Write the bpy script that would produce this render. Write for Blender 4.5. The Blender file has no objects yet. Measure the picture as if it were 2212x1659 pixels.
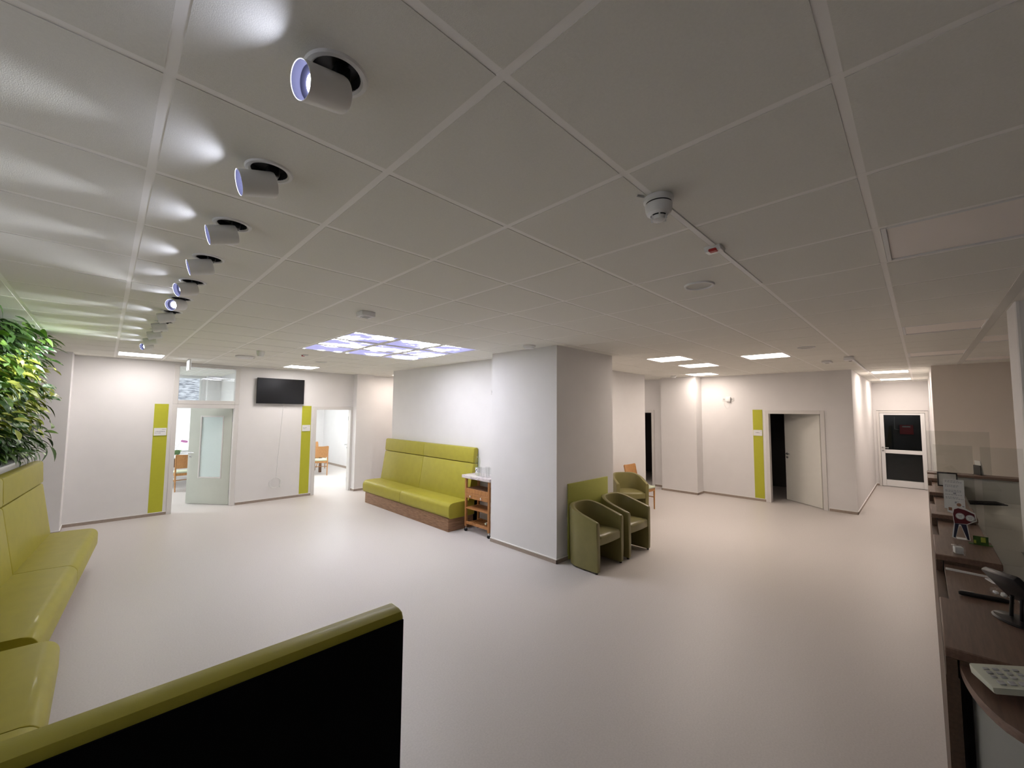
import bpy, bmesh, math, random
from mathutils import Vector, Matrix
random.seed(7)
SC = bpy.context.scene
COL = SC.collection
PI = math.pi
H = 2.849          # ceiling height
T = 0.625          # ceiling module

# ------------------------------------------------------------------ camera
cam_d = bpy.data.cameras.new('camera'); cam = bpy.data.objects.new('camera', cam_d); COL.objects.link(cam)
Rw = Matrix(((0.70783232, -0.70633409, 0.00809671), (0.05293158, 0.04160686, -0.99773098), (0.70439453, 0.70665481, 0.06683806)))
mw = Matrix.Identity(4)
for i in range(3):
    mw[i][0] = Rw[0][i]; mw[i][1] = -Rw[1][i]; mw[i][2] = -Rw[2][i]
mw.translation = Vector((-0.0762449, -1.99570009, 1.96177413))
cam.matrix_world = mw
cam_d.sensor_fit = 'HORIZONTAL'; cam_d.sensor_width = 36.0
cam_d.lens = 880.2165 / 2212 * 36.0
cam_d.clip_start = 0.02; cam_d.clip_end = 200
SC.camera = cam

# ------------------------------------------------------------------ view, world
SC.view_settings.view_transform = 'Standard'; SC.view_settings.look = 'None'
SC.view_settings.gamma = 1.0; SC.view_settings.use_curve_mapping = False
SC.view_settings.exposure = 1.64
SC.cycles.transparent_max_bounces = 48
wd = bpy.data.worlds.new('sky'); SC.world = wd; wd.use_nodes = True
bg = wd.node_tree.nodes['Background']
bg.inputs['Color'].default_value = (0.95, 0.97, 1.0, 1); bg.inputs['Strength'].default_value = 0.75

E_PANEL = 7.0       # lit ceiling panels
E_SKY = 9.0         # sky picture panels
W_SPOT = 26.0        # spot lamps, watts

# ------------------------------------------------------------------ materials
def mat(name, color, rough=0.6, metal=0.0, noise=0.0, nscale=30.0, bump=0.0, bscale=200.0, coat=0.0, spec=0.5,
        stretch=None, color2=None, contrast=(0.35, 0.65), trans=0.0, ior=1.45):
    m = bpy.data.materials.new(name); m.use_nodes = True
    nt = m.node_tree; b = nt.nodes['Principled BSDF']
    c = (*color, 1)
    b.inputs['Base Color'].default_value = c
    b.inputs['Roughness'].default_value = rough; b.inputs['Metallic'].default_value = metal
    b.inputs['Specular IOR Level'].default_value = spec; b.inputs['Coat Weight'].default_value = coat
    b.inputs['Transmission Weight'].default_value = trans; b.inputs['IOR'].default_value = ior
    tc = nt.nodes.new('ShaderNodeTexCoord'); mp = nt.nodes.new('ShaderNodeMapping')
    nt.links.new(tc.outputs['Object'], mp.inputs['Vector'])
    if stretch: mp.inputs['Scale'].default_value = stretch
    n = nt.nodes.new('ShaderNodeTexNoise'); n.inputs['Scale'].default_value = nscale; n.inputs['Detail'].default_value = 5
    nt.links.new(mp.outputs['Vector'], n.inputs['Vector'])
    r = nt.nodes.new('ShaderNodeValToRGB')
    c2 = color2 if color2 else tuple(max(0, x * (1 - noise)) for x in color)
    r.color_ramp.elements[0].position = contrast[0]; r.color_ramp.elements[1].position = contrast[1]
    r.color_ramp.elements[0].color = (*c2, 1); r.color_ramp.elements[1].color = c
    nt.links.new(n.outputs['Fac'], r.inputs['Fac'])
    if noise or color2: nt.links.new(r.outputs['Color'], b.inputs['Base Color'])
    if bump:
        n2 = nt.nodes.new('ShaderNodeTexNoise'); n2.inputs['Scale'].default_value = bscale; n2.inputs['Detail'].default_value = 3
        nt.links.new(mp.outputs['Vector'], n2.inputs['Vector'])
        bp = nt.nodes.new('ShaderNodeBump'); bp.inputs['Strength'].default_value = bump; bp.inputs['Distance'].default_value = 0.002
        nt.links.new(n2.outputs['Fac'], bp.inputs['Height']); nt.links.new(bp.outputs['Normal'], b.inputs['Normal'])
    return m

def emit(name, color, strength):
    m = bpy.data.materials.new(name); m.use_nodes = True
    b = m.node_tree.nodes['Principled BSDF']
    b.inputs['Base Color'].default_value = (0.8, 0.8, 0.8, 1)
    b.inputs['Emission Color'].default_value = (*color, 1); b.inputs['Emission Strength'].default_value = strength
    return m

def glassmat(name, tint, gloss=0.06, rough=0.0):
    # clear sheet: mostly see-through with a little mirror reflection
    m = bpy.data.materials.new(name); m.use_nodes = True; nt = m.node_tree
    for n in list(nt.nodes): nt.nodes.remove(n)
    o = nt.nodes.new('ShaderNodeOutputMaterial'); mx = nt.nodes.new('ShaderNodeMixShader')
    t = nt.nodes.new('ShaderNodeBsdfTransparent'); t.inputs['Color'].default_value = (*tint, 1)
    g = nt.nodes.new('ShaderNodeBsdfGlossy'); g.inputs['Roughness'].default_value = rough
    fr = nt.nodes.new('ShaderNodeLayerWeight'); fr.inputs['Blend'].default_value = 0.5
    pw = nt.nodes.new('ShaderNodeMath'); pw.operation = 'POWER'; pw.inputs[1].default_value = 4.0
    ad = nt.nodes.new('ShaderNodeMath'); ad.operation = 'MULTIPLY_ADD'; ad.inputs[1].default_value = 0.45; ad.inputs[2].default_value = gloss
    nt.links.new(fr.outputs['Facing'], pw.inputs[0]); nt.links.new(pw.outputs[0], ad.inputs[0]); nt.links.new(ad.outputs[0], mx.inputs['Fac'])
    nt.links.new(t.outputs[0], mx.inputs[1]); nt.links.new(g.outputs[0], mx.inputs[2])
    nt.links.new(mx.outputs[0], o.inputs['Surface'])
    return m

M = {}
M['wall'] = mat('wall_paint', (0.79, 0.775, 0.77), 0.85, noise=0.02, nscale=4, bump=0.35, bscale=160)
M['tanwall'] = mat('beige_wall_paint', (0.80, 0.73, 0.66), 0.85, noise=0.02, nscale=4, bump=0.3, bscale=160)
M['tile'] = mat('ceiling_tile', (0.82, 0.805, 0.745), 0.95, noise=0.03, nscale=120, bump=0.35, bscale=350)
M['grid'] = mat('ceiling_grid', (0.93, 0.91, 0.87), 0.45)
M['grillec'] = mat('grille_and_shaded_bar', (0.66, 0.645, 0.60), 0.9)
M['gap'] = mat('grid_gap', (0.12, 0.115, 0.10), 0.9)
M['floor'] = mat('vinyl_floor', (0.635, 0.595, 0.57), 0.40, noise=0.10, nscale=85, contrast=(0.3, 0.7), spec=0.35)
M['skirt'] = mat('skirting', (0.38, 0.31, 0.26), 0.6, noise=0.1)
M['bead'] = mat('skirting_bead', (0.86, 0.84, 0.82), 0.5)
M['frame'] = mat('door_frame_paint', (0.72, 0.70, 0.68), 0.45)
M['leaf'] = mat('door_leaf', (0.70, 0.69, 0.64), 0.5, noise=0.02, nscale=8)
M['sage_leaf'] = mat('sage_grey_paint', (0.57, 0.595, 0.53), 0.5, noise=0.02, nscale=8)
M['white'] = mat('white_plastic', (0.80, 0.80, 0.79), 0.4)
M['whitew'] = mat('white_lacquer', (0.82, 0.82, 0.82), 0.4)
M['grey'] = mat('grey_plastic', (0.45, 0.45, 0.45), 0.5)
M['desk'] = mat('grey_desk', (0.55, 0.55, 0.51), 0.5)
M['black'] = mat('black_plastic', (0.012, 0.012, 0.013), 0.4)
M['blackc'] = mat('black_cloth', (0.006, 0.006, 0.006), 0.95, spec=0.1)
M['screen'] = mat('tv_glass', (0.008, 0.008, 0.009), 0.18)
M['steel'] = mat('brushed_steel', (0.55, 0.55, 0.55), 0.3, metal=1.0)
M['chrome'] = mat('chrome', (0.75, 0.75, 0.76), 0.12, metal=1.0)
M['lime'] = mat('lime_leather', (0.40, 0.355, 0.042), 0.45, spec=0.35, noise=0.06, nscale=9, bump=0.18, bscale=420, coat=0.05)
M['limep'] = mat('lime_panel', (0.50, 0.50, 0.035), 0.6, noise=0.03, nscale=20)
M['limeb'] = mat('lime_board', (0.40, 0.41, 0.085), 0.6, noise=0.03, nscale=20)
M['olive'] = mat('olive_leather', (0.225, 0.20, 0.075), 0.38, noise=0.08, nscale=10, bump=0.15, bscale=400, coat=0.08)
M['seam'] = mat('seam', (0.12, 0.11, 0.015), 0.8)
M['plinth'] = mat('plinth_oak', (0.36, 0.205, 0.115), 0.5, color2=(0.20, 0.105, 0.055), nscale=5, stretch=(1.5, 1.0, 14), contrast=(0.3, 0.62))
M['oak'] = mat('trolley_oak', (0.50, 0.235, 0.085), 0.45, color2=(0.36, 0.155, 0.05), nscale=7, stretch=(14, 14, 1.5))
M['beech'] = mat('chair_beech', (0.55, 0.28, 0.105), 0.42, color2=(0.44, 0.21, 0.075), nscale=7, stretch=(12, 12, 1.5))
M['sage'] = mat('sage_seat', (0.55, 0.60, 0.45), 0.8)
M['walnut'] = mat('counter_walnut', (0.20, 0.122, 0.085), 0.45, color2=(0.14, 0.083, 0.058), nscale=6, stretch=(1.2, 16, 16), contrast=(0.3, 0.7))
M['dwal'] = mat('counter_dark', (0.10, 0.060, 0.036), 0.5, color2=(0.07, 0.04, 0.024), nscale=6, stretch=(1.2, 16, 16))
M['walf'] = mat('walnut_edge', (0.30, 0.185, 0.10), 0.5)
M['tabw'] = mat('table_walnut', (0.20, 0.10, 0.055), 0.5, color2=(0.14, 0.07, 0.035), nscale=7, stretch=(10, 1.5, 10))
M['marble'] = mat('marble_top', (0.72, 0.66, 0.65), 0.3, color2=(0.42, 0.37, 0.38), nscale=14, contrast=(0.32, 0.45))
M['clear'] = glassmat('clear_glass', (0.985, 0.99, 0.99), 0.06)
M['acryl'] = glassmat('acrylic_sheet', (0.93, 0.94, 0.93), 0.045)
M['pane'] = glassmat('window_glass', (0.95, 0.97, 0.97), 0.05)
M['dpane'] = glassmat('dark_door_glass', (0.62, 0.64, 0.64), 0.03)
M['frost'] = mat('frosted_glass', (0.80, 0.92, 0.91), 0.5, trans=0.25)
M['paper'] = mat('paper', (0.80, 0.80, 0.78), 0.8)
M['ink'] = mat('print_ink', (0.10, 0.10, 0.11), 0.8)
M['inkl'] = mat('print_grey', (0.35, 0.35, 0.38), 0.8)
M['red'] = mat('red_plastic', (0.40, 0.02, 0.02), 0.35)
M['firered'] = mat('fire_red', (0.55, 0.03, 0.04), 0.5)
M['cloth_red'] = mat('printed_red', (0.11, 0.010, 0.016), 0.6)
M['navy'] = mat('printed_navy', (0.02, 0.02, 0.05), 0.6)
M['skin'] = mat('printed_skin', (0.35, 0.18, 0.11), 0.6)
M['soil'] = mat('dark_felt', (0.025, 0.03, 0.018), 0.95)
M['leafg'] = mat('leaf_mid', (0.25, 0.46, 0.07), 0.4, noise=0.5, nscale=14, coat=0.15)
M['leafd'] = mat('leaf_dark', (0.065, 0.15, 0.028), 0.4, noise=0.4, nscale=14, coat=0.15)
M['leafl'] = mat('leaf_lime', (0.62, 0.70, 0.10), 0.45, noise=0.35, nscale=12, coat=0.1)
M['leafv'] = mat('leaf_variegated', (0.62, 0.74, 0.50), 0.4, color2=(0.06, 0.20, 0.05), nscale=26, contrast=(0.45, 0.55))
M['stem'] = mat('stem', (0.10, 0.09, 0.05), 0.7)
M['pink'] = mat('orchid_pink', (0.62, 0.25, 0.52), 0.6)
M['potg'] = mat('pot_green', (0.10, 0.17, 0.07), 0.5)
M['petg'] = glassmat('bottle_plastic', (0.94, 0.98, 0.90), 0.07)
M['petb'] = mat('bottle_blue', (0.10, 0.09, 0.45), 0.3)
M['slate'] = mat('roof_slate', (0.50, 0.50, 0.54), 0.8, color2=(0.16, 0.165, 0.19), nscale=3.2, stretch=(1.1, 1.0, 7), contrast=(0.42, 0.58))
M['plaster'] = mat('outside_plaster', (0.85, 0.85, 0.83), 0.9)
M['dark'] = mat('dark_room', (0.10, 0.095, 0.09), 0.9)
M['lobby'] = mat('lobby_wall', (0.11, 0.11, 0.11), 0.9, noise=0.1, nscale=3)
M['ledw'] = emit('led_warm', (1.0, 0.86, 0.76), E_PANEL)
M['ledn'] = emit('led_neutral', (1.0, 0.93, 0.90), E_PANEL)
M['ledc'] = emit('led_room_added', (0.93, 0.98, 1.0), 15.0)
M['ledoff'] = mat('diffuser_off', (0.95, 0.89, 0.84), 0.5, spec=0.8)
M['spotled'] = emit('spot_led', (0.78, 0.82, 1.0), 36.0)
M['spotlens'] = mat('spot_reflector', (0.018, 0.018, 0.032), 0.7, spec=0.1)
M['exitw'] = emit('exit_white', (0.80, 0.88, 1.0), 0.42)
M['exitb'] = emit('exit_glyph', (0.02, 0.06, 0.22), 0.15)

def sky_material():
    m = bpy.data.materials.new('sky_picture'); m.use_nodes = True; nt = m.node_tree
    b = nt.nodes['Principled BSDF']
    tc = nt.nodes.new('ShaderNodeTexCoord'); n = nt.nodes.new('ShaderNodeTexNoise')
    n.inputs['Scale'].default_value = 2.1; n.inputs['Detail'].default_value = 6; n.inputs['Roughness'].default_value = 0.55
    geo = nt.nodes.new('ShaderNodeNewGeometry')
    nt.links.new(geo.outputs['Position'], n.inputs['Vector'])
    r = nt.nodes.new('ShaderNodeValToRGB')
    e = r.color_ramp.elements
    e[0].position = 0.475; e[0].color = (0.0125, 0.0125, 0.027, 1)
    e[1].position = 0.56; e[1].color = (0.93, 0.93, 1.0, 1)
    x = r.color_ramp.elements.new(0.525); x.color = (0.022, 0.022, 0.037, 1)
    nt.links.new(n.outputs['Fac'], r.inputs['Fac'])
    nt.links.new(r.outputs['Color'], b.inputs['Emission Color'])
    b.inputs['Emission Strength'].default_value = E_SKY
    b.inputs['Base Color'].default_value = (0.3, 0.3, 0.3, 1)
    return m
M['skypic'] = sky_material()

# ------------------------------------------------------------------ mesh helpers
def bx(bm, x0, x1, y0, y1, z0, z1, bev=0.0, seg=2):
    vs = [bm.verts.new((x, y, z)) for z in (z0, z1) for y in (y0, y1) for x in (x0, x1)]
    fs = [(0, 2, 3, 1), (4, 5, 7, 6), (0, 1, 5, 4), (2, 6, 7, 3), (0, 4, 6, 2), (1, 3, 7, 5)]
    faces = [bm.faces.new([vs[i] for i in f]) for f in fs]
    if bev > 0:
        ed = list({e for f in faces for e in f.edges})
        bmesh.ops.bevel(bm, geom=ed, offset=bev, segments=seg, profile=0.5, affect='EDGES', clamp_overlap=True)
    return faces

def frame_of(d):
    d = Vector(d).normalized()
    a = Vector((0, 0, 1)) if abs(d.z) < 0.9 else Vector((1, 0, 0))
    u = d.cross(a).normalized(); v = d.cross(u).normalized()
    return d, u, v

def tube(bm, pts, rads, seg=12, cap=True):
    pts = [Vector(p) for p in pts]
    if not hasattr(rads, '__len__'): rads = [rads] * len(pts)
    rings = []; pu = None
    for i, p in enumerate(pts):
        d = (pts[min(i + 1, len(pts) - 1)] - pts[max(i - 1, 0)])
        if d.length < 1e-9: d = Vector((0, 0, 1))
        d, u, v = frame_of(d)
        if pu is not None:
            u = (pu - d * pu.dot(d))
            u = u.normalized() if u.length > 1e-6 else frame_of(d)[1]
            v = d.cross(u)
        pu = u
        rings.append([bm.verts.new(p + (u * math.cos(a) + v * math.sin(a)) * rads[i]) for a in [2 * PI * k / seg for k in range(seg)]])
    for a, b in zip(rings, rings[1:]):
        for k in range(seg): bm.faces.new((a[k], a[(k + 1) % seg], b[(k + 1) % seg], b[k]))
    if cap:
        bm.faces.new(list(reversed(rings[0]))); bm.faces.new(rings[-1])

def lathe(bm, prof, origin=(0, 0, 0), axis=(0, 0, 1), seg=32):
    # prof: list of (radius, height along axis); closed ends when radius 0
    d, u, v = frame_of(axis); o = Vector(origin); rings = []
    for r, h in prof:
        if r < 1e-6: rings.append([bm.verts.new(o + d * h)])
        else: rings.append([bm.verts.new(o + d * h + (u * math.cos(2 * PI * k / seg) + v * math.sin(2 * PI * k / seg)) * r) for k in range(seg)])
    for a, b in zip(rings, rings[1:]):
        for k in range(seg):
            k2 = (k + 1) % seg
            if len(a) == 1 and len(b) == 1: continue
            if len(a) == 1: bm.faces.new((a[0], b[k], b[k2]))
            elif len(b) == 1: bm.faces.new((a[k], b[0], a[k2]))
            else: bm.faces.new((a[k], b[k], b[k2], a[k2]))

def prism(bm, poly, axis, a0, a1, bev=0.0, seg=3):
    # poly in the plane of the two other axes (in order x,y,z without axis), extruded along axis
    def P(q, a):
        c = list(q); c.insert(axis, a); return bm.verts.new(c)
    A = [P(q, a0) for q in poly]; B = [P(q, a1) for q in poly]
    fs = [bm.faces.new(A), bm.faces.new(list(reversed(B)))]
    n = len(poly)
    for i in range(n): fs.append(bm.faces.new((A[i], B[i], B[(i + 1) % n], A[(i + 1) % n])))
    if bev > 0:
        ed = list({e for e in (list(fs[0].edges) + list(fs[1].edges))})
        bmesh.ops.bevel(bm, geom=ed, offset=bev, segments=seg, profile=0.5, affect='EDGES', clamp_overlap=True)

def rot_bm(bm, verts, mtx):
    bmesh.ops.transform(bm, matrix=mtx, verts=verts)

def obj(name, bm, m, parent=None, smooth=True, loc=None, angle=38):
    bmesh.ops.recalc_face_normals(bm, faces=bm.faces[:])
    if smooth:
        for f in bm.faces: f.smooth = True
        ca = math.radians(angle)
        for e in bm.edges:
            if len(e.link_faces) == 2:
                try: e.smooth = e.calc_face_angle() < ca
                except Exception: pass
    me = bpy.data.meshes.new(name); bm.to_mesh(me); bm.free()
    if isinstance(m, str): m = M[m]
    if isinstance(m, (list, tuple)):
        for q in m: me.materials.append(M[q])
    else: me.materials.append(m)
    o = bpy.data.objects.new(name, me); COL.objects.link(o)
    if parent is not None: o.parent = parent
    if loc is not None: o.location = loc
    return o

def tag(o, label, cat, group=None, kind=None):
    o['label'] = label; o['category'] = cat
    if group: o['group'] = group
    if kind: o['kind'] = kind
    return o

def thing(name, label, cat, loc=(0, 0, 0), rz=0.0, group=None):
    o = bpy.data.objects.new(name, None); COL.objects.link(o)
    o.empty_display_size = 0.1; o.location = loc; o.rotation_euler = (0, 0, rz)
    return tag(o, label, cat, group)

def struct(name, bm, m, parent=None, label=None, cat=None, smooth=False):
    o = obj(name, bm, m, parent, smooth=smooth)
    if parent is None:
        o['kind'] = 'structure'
        if label: o['label'] = label
        if cat: o['category'] = cat
    return o

def dup(root, loc, rz, label, group=None):
    r = root.copy(); COL.objects.link(r); r.location = loc; r.rotation_euler = (0, 0, rz); r['label'] = label
    if group: r['group'] = group
    for ch in list(root.children):
        c = ch.copy(); COL.objects.link(c); c.parent = r
        for g in list(ch.children):
            d = g.copy(); COL.objects.link(d); d.parent = c
    return r

def B(): return bmesh.new()
def box_obj(name, x0, x1, y0, y1, z0, z1, m, parent=None, bev=0.0):
    b = B(); bx(b, x0, x1, y0, y1, z0, z1, bev); return obj(name, b, m, parent)

# ================================================================== SETTING
b = B(); bx(b, -1.8, 17.6, -6.2, 14.4, -0.12, 0.0)
struct('floor', b, 'floor', label='beige vinyl floor running through the waiting room', cat='floor')

# ceiling: tiles hung a little below the visible grid bars
b = B()
def ceil_region(x0, x1, y0, y1, holes):
    i0, i1 = math.floor(x0 / T), math.ceil(x1 / T); j0, j1 = math.floor(y0 / T), math.ceil(y1 / T)
    for i in range(i0, i1):
        for j in range(j0, j1):
            if (i, j) in holes: continue
            a0, a1 = max(x0, i * T + 0.0135), min(x1, (i + 1) * T - 0.0135)
            c0, c1 = max(y0, j * T + 0.0135), min(y1, (j + 1) * T - 0.0135)
            if a1 - a0 < 0.01 or c1 - c0 < 0.01: continue
            f = bx(b, a0, a1, c0, c1, H, H + 0.016)
LIT = {(0, 11): 'left', (4, 11): 'mid', (10, 1): 'r1', (12, 1): 'r2', (15, 2): 'r3', (11, -1): 'r4', (15, 7): 'added_farpass', (8, 11): 'passage', (18, -3): 'c1', (22, -3): 'c2'}
OFF = [(4, -4), (9, -4), (13, -4), (11, -5), (15, -5)]
SKYT = [(i, j) for i in (3, 4, 5) for j in (4, 5, 6)]
SPOTT = [(0, j) for j in range(-2, 9)]
holes = set(LIT) | set(OFF) | set(SKYT) | set(SPOTT)
ceil_region(-1.65, 10.5, -6.1, 8.0, holes)
ceil_region(10.5, 15.2, -2.2, -1.0, holes)
def spot_tile(i, j, cx, cy, r):
    q = b; n = 40
    a0, a1 = i * T + .0135, (i + 1) * T - .0135; c0, c1 = j * T + .0135, (j + 1) * T - .0135
    ring = [q.verts.new((cx + r * math.cos(2 * PI * k / n), cy + r * math.sin(2 * PI * k / n), H)) for k in range(n)]
    sq = []
    for k in range(n):
        a = 2 * PI * k / n; c_, s_ = math.cos(a), math.sin(a); m_ = max(abs(c_) / ((a1 - a0) / 2), abs(s_) / ((c1 - c0) / 2))
        sq.append(q.verts.new(((a0 + a1) / 2 + c_ / m_, (c0 + c1) / 2 + s_ / m_, H)))
    for k in range(n): q.faces.new((ring[k], ring[(k + 1) % n], sq[(k + 1) % n], sq[k]))
    up = [q.verts.new((v.co.x, v.co.y, H + .016)) for v in sq]
    for k in range(n): q.faces.new((sq[k], sq[(k + 1) % n], up[(k + 1) % n], up[k]))
for (i, j) in SPOTT: spot_tile(i, j, (i + .5) * T, (j + .5) * T, 0.0605)
struct('ceiling', b, 'tile', label='suspended ceiling of white mineral tiles', cat='ceiling')
b = B()
for i in range(-3, 26):
    x = i * T
    if x < 10.5: bx(b, x - 0.0165, x + 0.0165, -6.1, 8.05, H + 0.0015, H + 0.03)
    else: bx(b, x - 0.0165, x + 0.0165, -2.2, -1.0, H + 0.0015, H + 0.03)
for j in range(-10, 14):
    y = j * T
    x1 = 15.2 if -2.2 < y < -1.0 else 10.5
    bx(b, -1.65, x1, y - 0.0165, y + 0.0165, H + 0.0018, H + 0.03)
struct('trim_1', b, 'grid', label='white metal grid of the suspended ceiling', cat='ceiling grid')
b = B(); bx(b, -1.8, 17.6, -6.2, 8.06, H + 0.03, H + 0.10)
struct('ceiling_slab', b, 'gap')

WT = H + 0.05
# left wall with two doors and a transom
b = B(); y0, y1 = 8.0, 8.12
bx(b, -0.48, 0.89, y0, y1, 0, WT); bx(b, 1.83, 3.43, y0, y1, 0, WT); bx(b, 4.26, 4.32, y0, y1, 0, WT)
bx(b, 0.89, 1.83, y0, y1, 1.985, 2.125); bx(b, 0.89, 1.83, y0, y1, 2.775, WT); bx(b, 3.43, 4.26, y0, y1, 1.975, WT)
struct('wall_left', b, 'wall', label='white wall with two doors and the television', cat='wall')
b = B(); bx(b, -1.8, -0.48, 7.52, 8.12, 0, WT); struct('wall_left_corner', b, 'wall')
b = B(); bx(b, 4.30, 4.74, 7.80, 8.12, 0, WT); bx(b, 4.74, 10.6, 8.0, 8.12, 0, WT); struct('wall_left_passage', b, 'wall')
# core block behind the wall bench, and the pillar
b = B(); bx(b, 4.54, 8.97, 2.62, 6.46, 0, WT); struct('wall_core', b, 'wall', label='white wall block behind the lime wall bench', cat='wall')
b = B(); bx(b, 4.16, 5.545, 1.412, 2.69, 0, WT); struct('wall_pillar', b, 'wall', label='white square pillar in the middle of the room', cat='pillar')
# far wall with the open door
b = B(); x0, x1 = 10.44, 10.56
bx(b, x0, x1, -1.04, -0.52, 0, WT); bx(b, x0, x1, 0.43, 3.17, 0, WT); bx(b, x0, x1, 4.05, 8.12, 0, WT)
bx(b, x0, x1, -0.52, 0.43, 1.965, WT); bx(b, x0, x1, 3.17, 4.05, 1.965, WT)
struct('wall_far', b, 'wall', label='white far wall with an open white door', cat='wall')
b = B(); bx(b, 10.07, 10.45, 1.86, 2.74, 0, WT); struct('wall_far_pier', b, 'wall')
# corridor
b = B(); bx(b, 10.56, 15.32, -1.04, -0.92, 0, WT); struct('wall_corridor_left', b, 'wall')
b = B(); bx(b, 10.62, 15.32, -2.27, -2.15, 0, WT); struct('wall_corridor_right', b, 'wall')
b = B(); bx(b, 15.2, 15.32, -2.27, -2.12, 0, WT); bx(b, 15.2, 15.32, -1.10, -0.92, 0, WT); bx(b, 15.2, 15.32, -2.12, -1.10, 2.07, WT)
struct('wall_corridor_end', b, 'wall')
b = B(); bx(b, 10.50, 10.62, -6.2, -2.15, 0, WT); struct('wall_right_far', b, 'tanwall', label='beige wall behind the reception counter', cat='wall')
b = B(); bx(b, 4.90, 5.35, -3.3, -2.545, 0, WT, 0.02); struct('wall_right_pillar', b, 'wall', label='white pillar behind the reception counter', cat='pillar')
b = B(); bx(b, -1.8, 10.62, -6.2, -6.08, 0, WT); struct('wall_right', b, 'wall')
b = B(); bx(b, -1.80, -1.65, -6.2, 7.6, 0, WT); struct('wall_back', b, 'wall')
# skirting boards: taupe strip with a white sealing bead on top
def skirt(name, segs):
    bs = B(); bb = B()
    for (ax, c, a0, a1, sgn) in segs:   # ax: axis of the normal, c: wall face, from a0 to a1, sgn: outward direction
        t = 0.010 * sgn; t2 = 0.013 * sgn
        lo, hi = min(c, c + t), max(c, c + t); lo2, hi2 = min(c, c + t2), max(c, c + t2)
        if ax == 0: bx(bs, lo, hi, a0, a1, 0, 0.050); bx(bb, lo2, hi2, a0, a1, 0.050, 0.062)
        else: bx(bs, a0, a1, lo, hi, 0, 0.050); bx(bb, a0, a1, lo2, hi2, 0.050, 0.062)
    o = struct(name, bs, 'skirt', label='taupe skirting with a white bead', cat='skirting')
    struct('sealing_bead', bb, 'bead', parent=o)
skirt('baseboard_left', [(1, 8.0, -0.48, 0.83, -1), (1, 8.0, 1.91, 3.40, -1), (0, -0.48, 7.52, 8.0, 1), (1, 7.52, -1.3, -0.47, -1),
                         (0, 4.30, 7.80, 8.0, -1), (1, 7.80, 4.29, 4.74, -1), (0, 4.74, 7.80, 8.0, 1), (1, 8.0, 4.74, 10.4, -1)])
skirt('baseboard_pillar', [(0, 4.16, 1.402, 2.69, -1), (1, 1.412, 4.15, 5.555, -1), (0, 5.545, 1.402, 2.62, 1), (1, 2.62, 5.545, 8.98, -1),
                           (0, 8.97, 2.61, 6.47, 1), (1, 6.46, 4.53, 8.98, 1), (0, 4.54, 2.69, 6.47, -1)])
skirt('baseboard_far', [(0, 10.44, -1.05, -0.60, -1), (0, 10.44, 0.52, 1.86, -1), (1, 1.86, 10.06, 10.44, -1), (0, 10.07, 1.85, 2.75, -1), (1, 2.74, 10.06, 10.44, 1), (0, 10.44, 2.74, 3.10, -1), (0, 10.44, 4.12, 8.0, -1)])
skirt('baseboard_corridor', [(1, -1.04, 10.43, 15.2, -1), (1, -2.15, 10.62, 15.2, 1), (0, 10.50, -6.0, -2.15, -1), (0, 15.2, -1.10, -1.04, -1)])

# ---- doors
def steel_frame(name, ax, c, a0, a1, ztop, sgn, thick, fw=0.062, label=None):
    # frame lining around an opening a0..a1 in a wall face c (axis ax), protruding sgn*0.014
    q = B(); lo, hi = min(c + sgn * 0.014, c - sgn * (thick + 0.014)), max(c + sgn * 0.014, c - sgn * (thick + 0.014))
    def add(u0, u1, z0, z1, l=lo, h=hi):
        if ax == 1: bx(q, u0, u1, l, h, z0, z1, 0.004, 1)
        else: bx(q, l, h, u0, u1, z0, z1, 0.004, 1)
    add(a0 - fw, a0 + 0.012, 0, ztop + fw); add(a1 - 0.012, a1 + fw, 0, ztop + fw); add(a0 + 0.010, a1 - 0.010, ztop - 0.012, ztop + fw)
    o = struct(name, q, 'frame', smooth=True)
    if label: o['label'] = label; o['category'] = 'door frame'
    return o
def lever(parent, p, d_out, d_along, m='steel'):
    # handle rose, neck and lever plus keyhole rose
    p = Vector(p); n = Vector(d_out); a = Vector(d_along); q = B()
    lathe(q, [(0, 0), (0.026, 0), (0.026, 0.008), (0, 0.009)], p, n, 20)
    tube(q, [p, p + n * 0.05, p + n * 0.055 + a * 0.012, p + n * 0.055 + a * 0.12], [0.009, 0.009, 0.0095, 0.0095], 10)
    o = obj('door_handle', q, m, parent)
    q = B(); k = p - Vector((0, 0, 0.085)); lathe(q, [(0, 0), (0.026, 0), (0.026, 0.008), (0, 0.009)], k, n, 20)
    obj('lock_rose', q, m, parent)
    q = B(); lathe(q, [(0, 0.009), (0.009, 0.009), (0.009, 0.012), (0, 0.012)], k, n, 12); obj('lock_cylinder', q, 'black', parent)
    return o
d1 = steel_frame('door_1', 1, 8.0, 0.89, 1.83, 1.985, -1, 0.12, label='grey steel frame of the half-open glazed door')
d2 = steel_frame('door_2', 1, 8.0, 3.43, 4.26, 1.975, -1, 0.12, label='grey steel frame of the doorway right of the television')
d3 = steel_frame('door_3', 0, 10.44, -0.52, 0.43, 1.965, -1, 0.12, label='white frame of the open door in the far wall')
d4 = steel_frame('door_4', 0, 10.44, 3.17, 4.05, 1.965, -1, 0.12, label='white frame of the dark doorway beyond the pillar')
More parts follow.
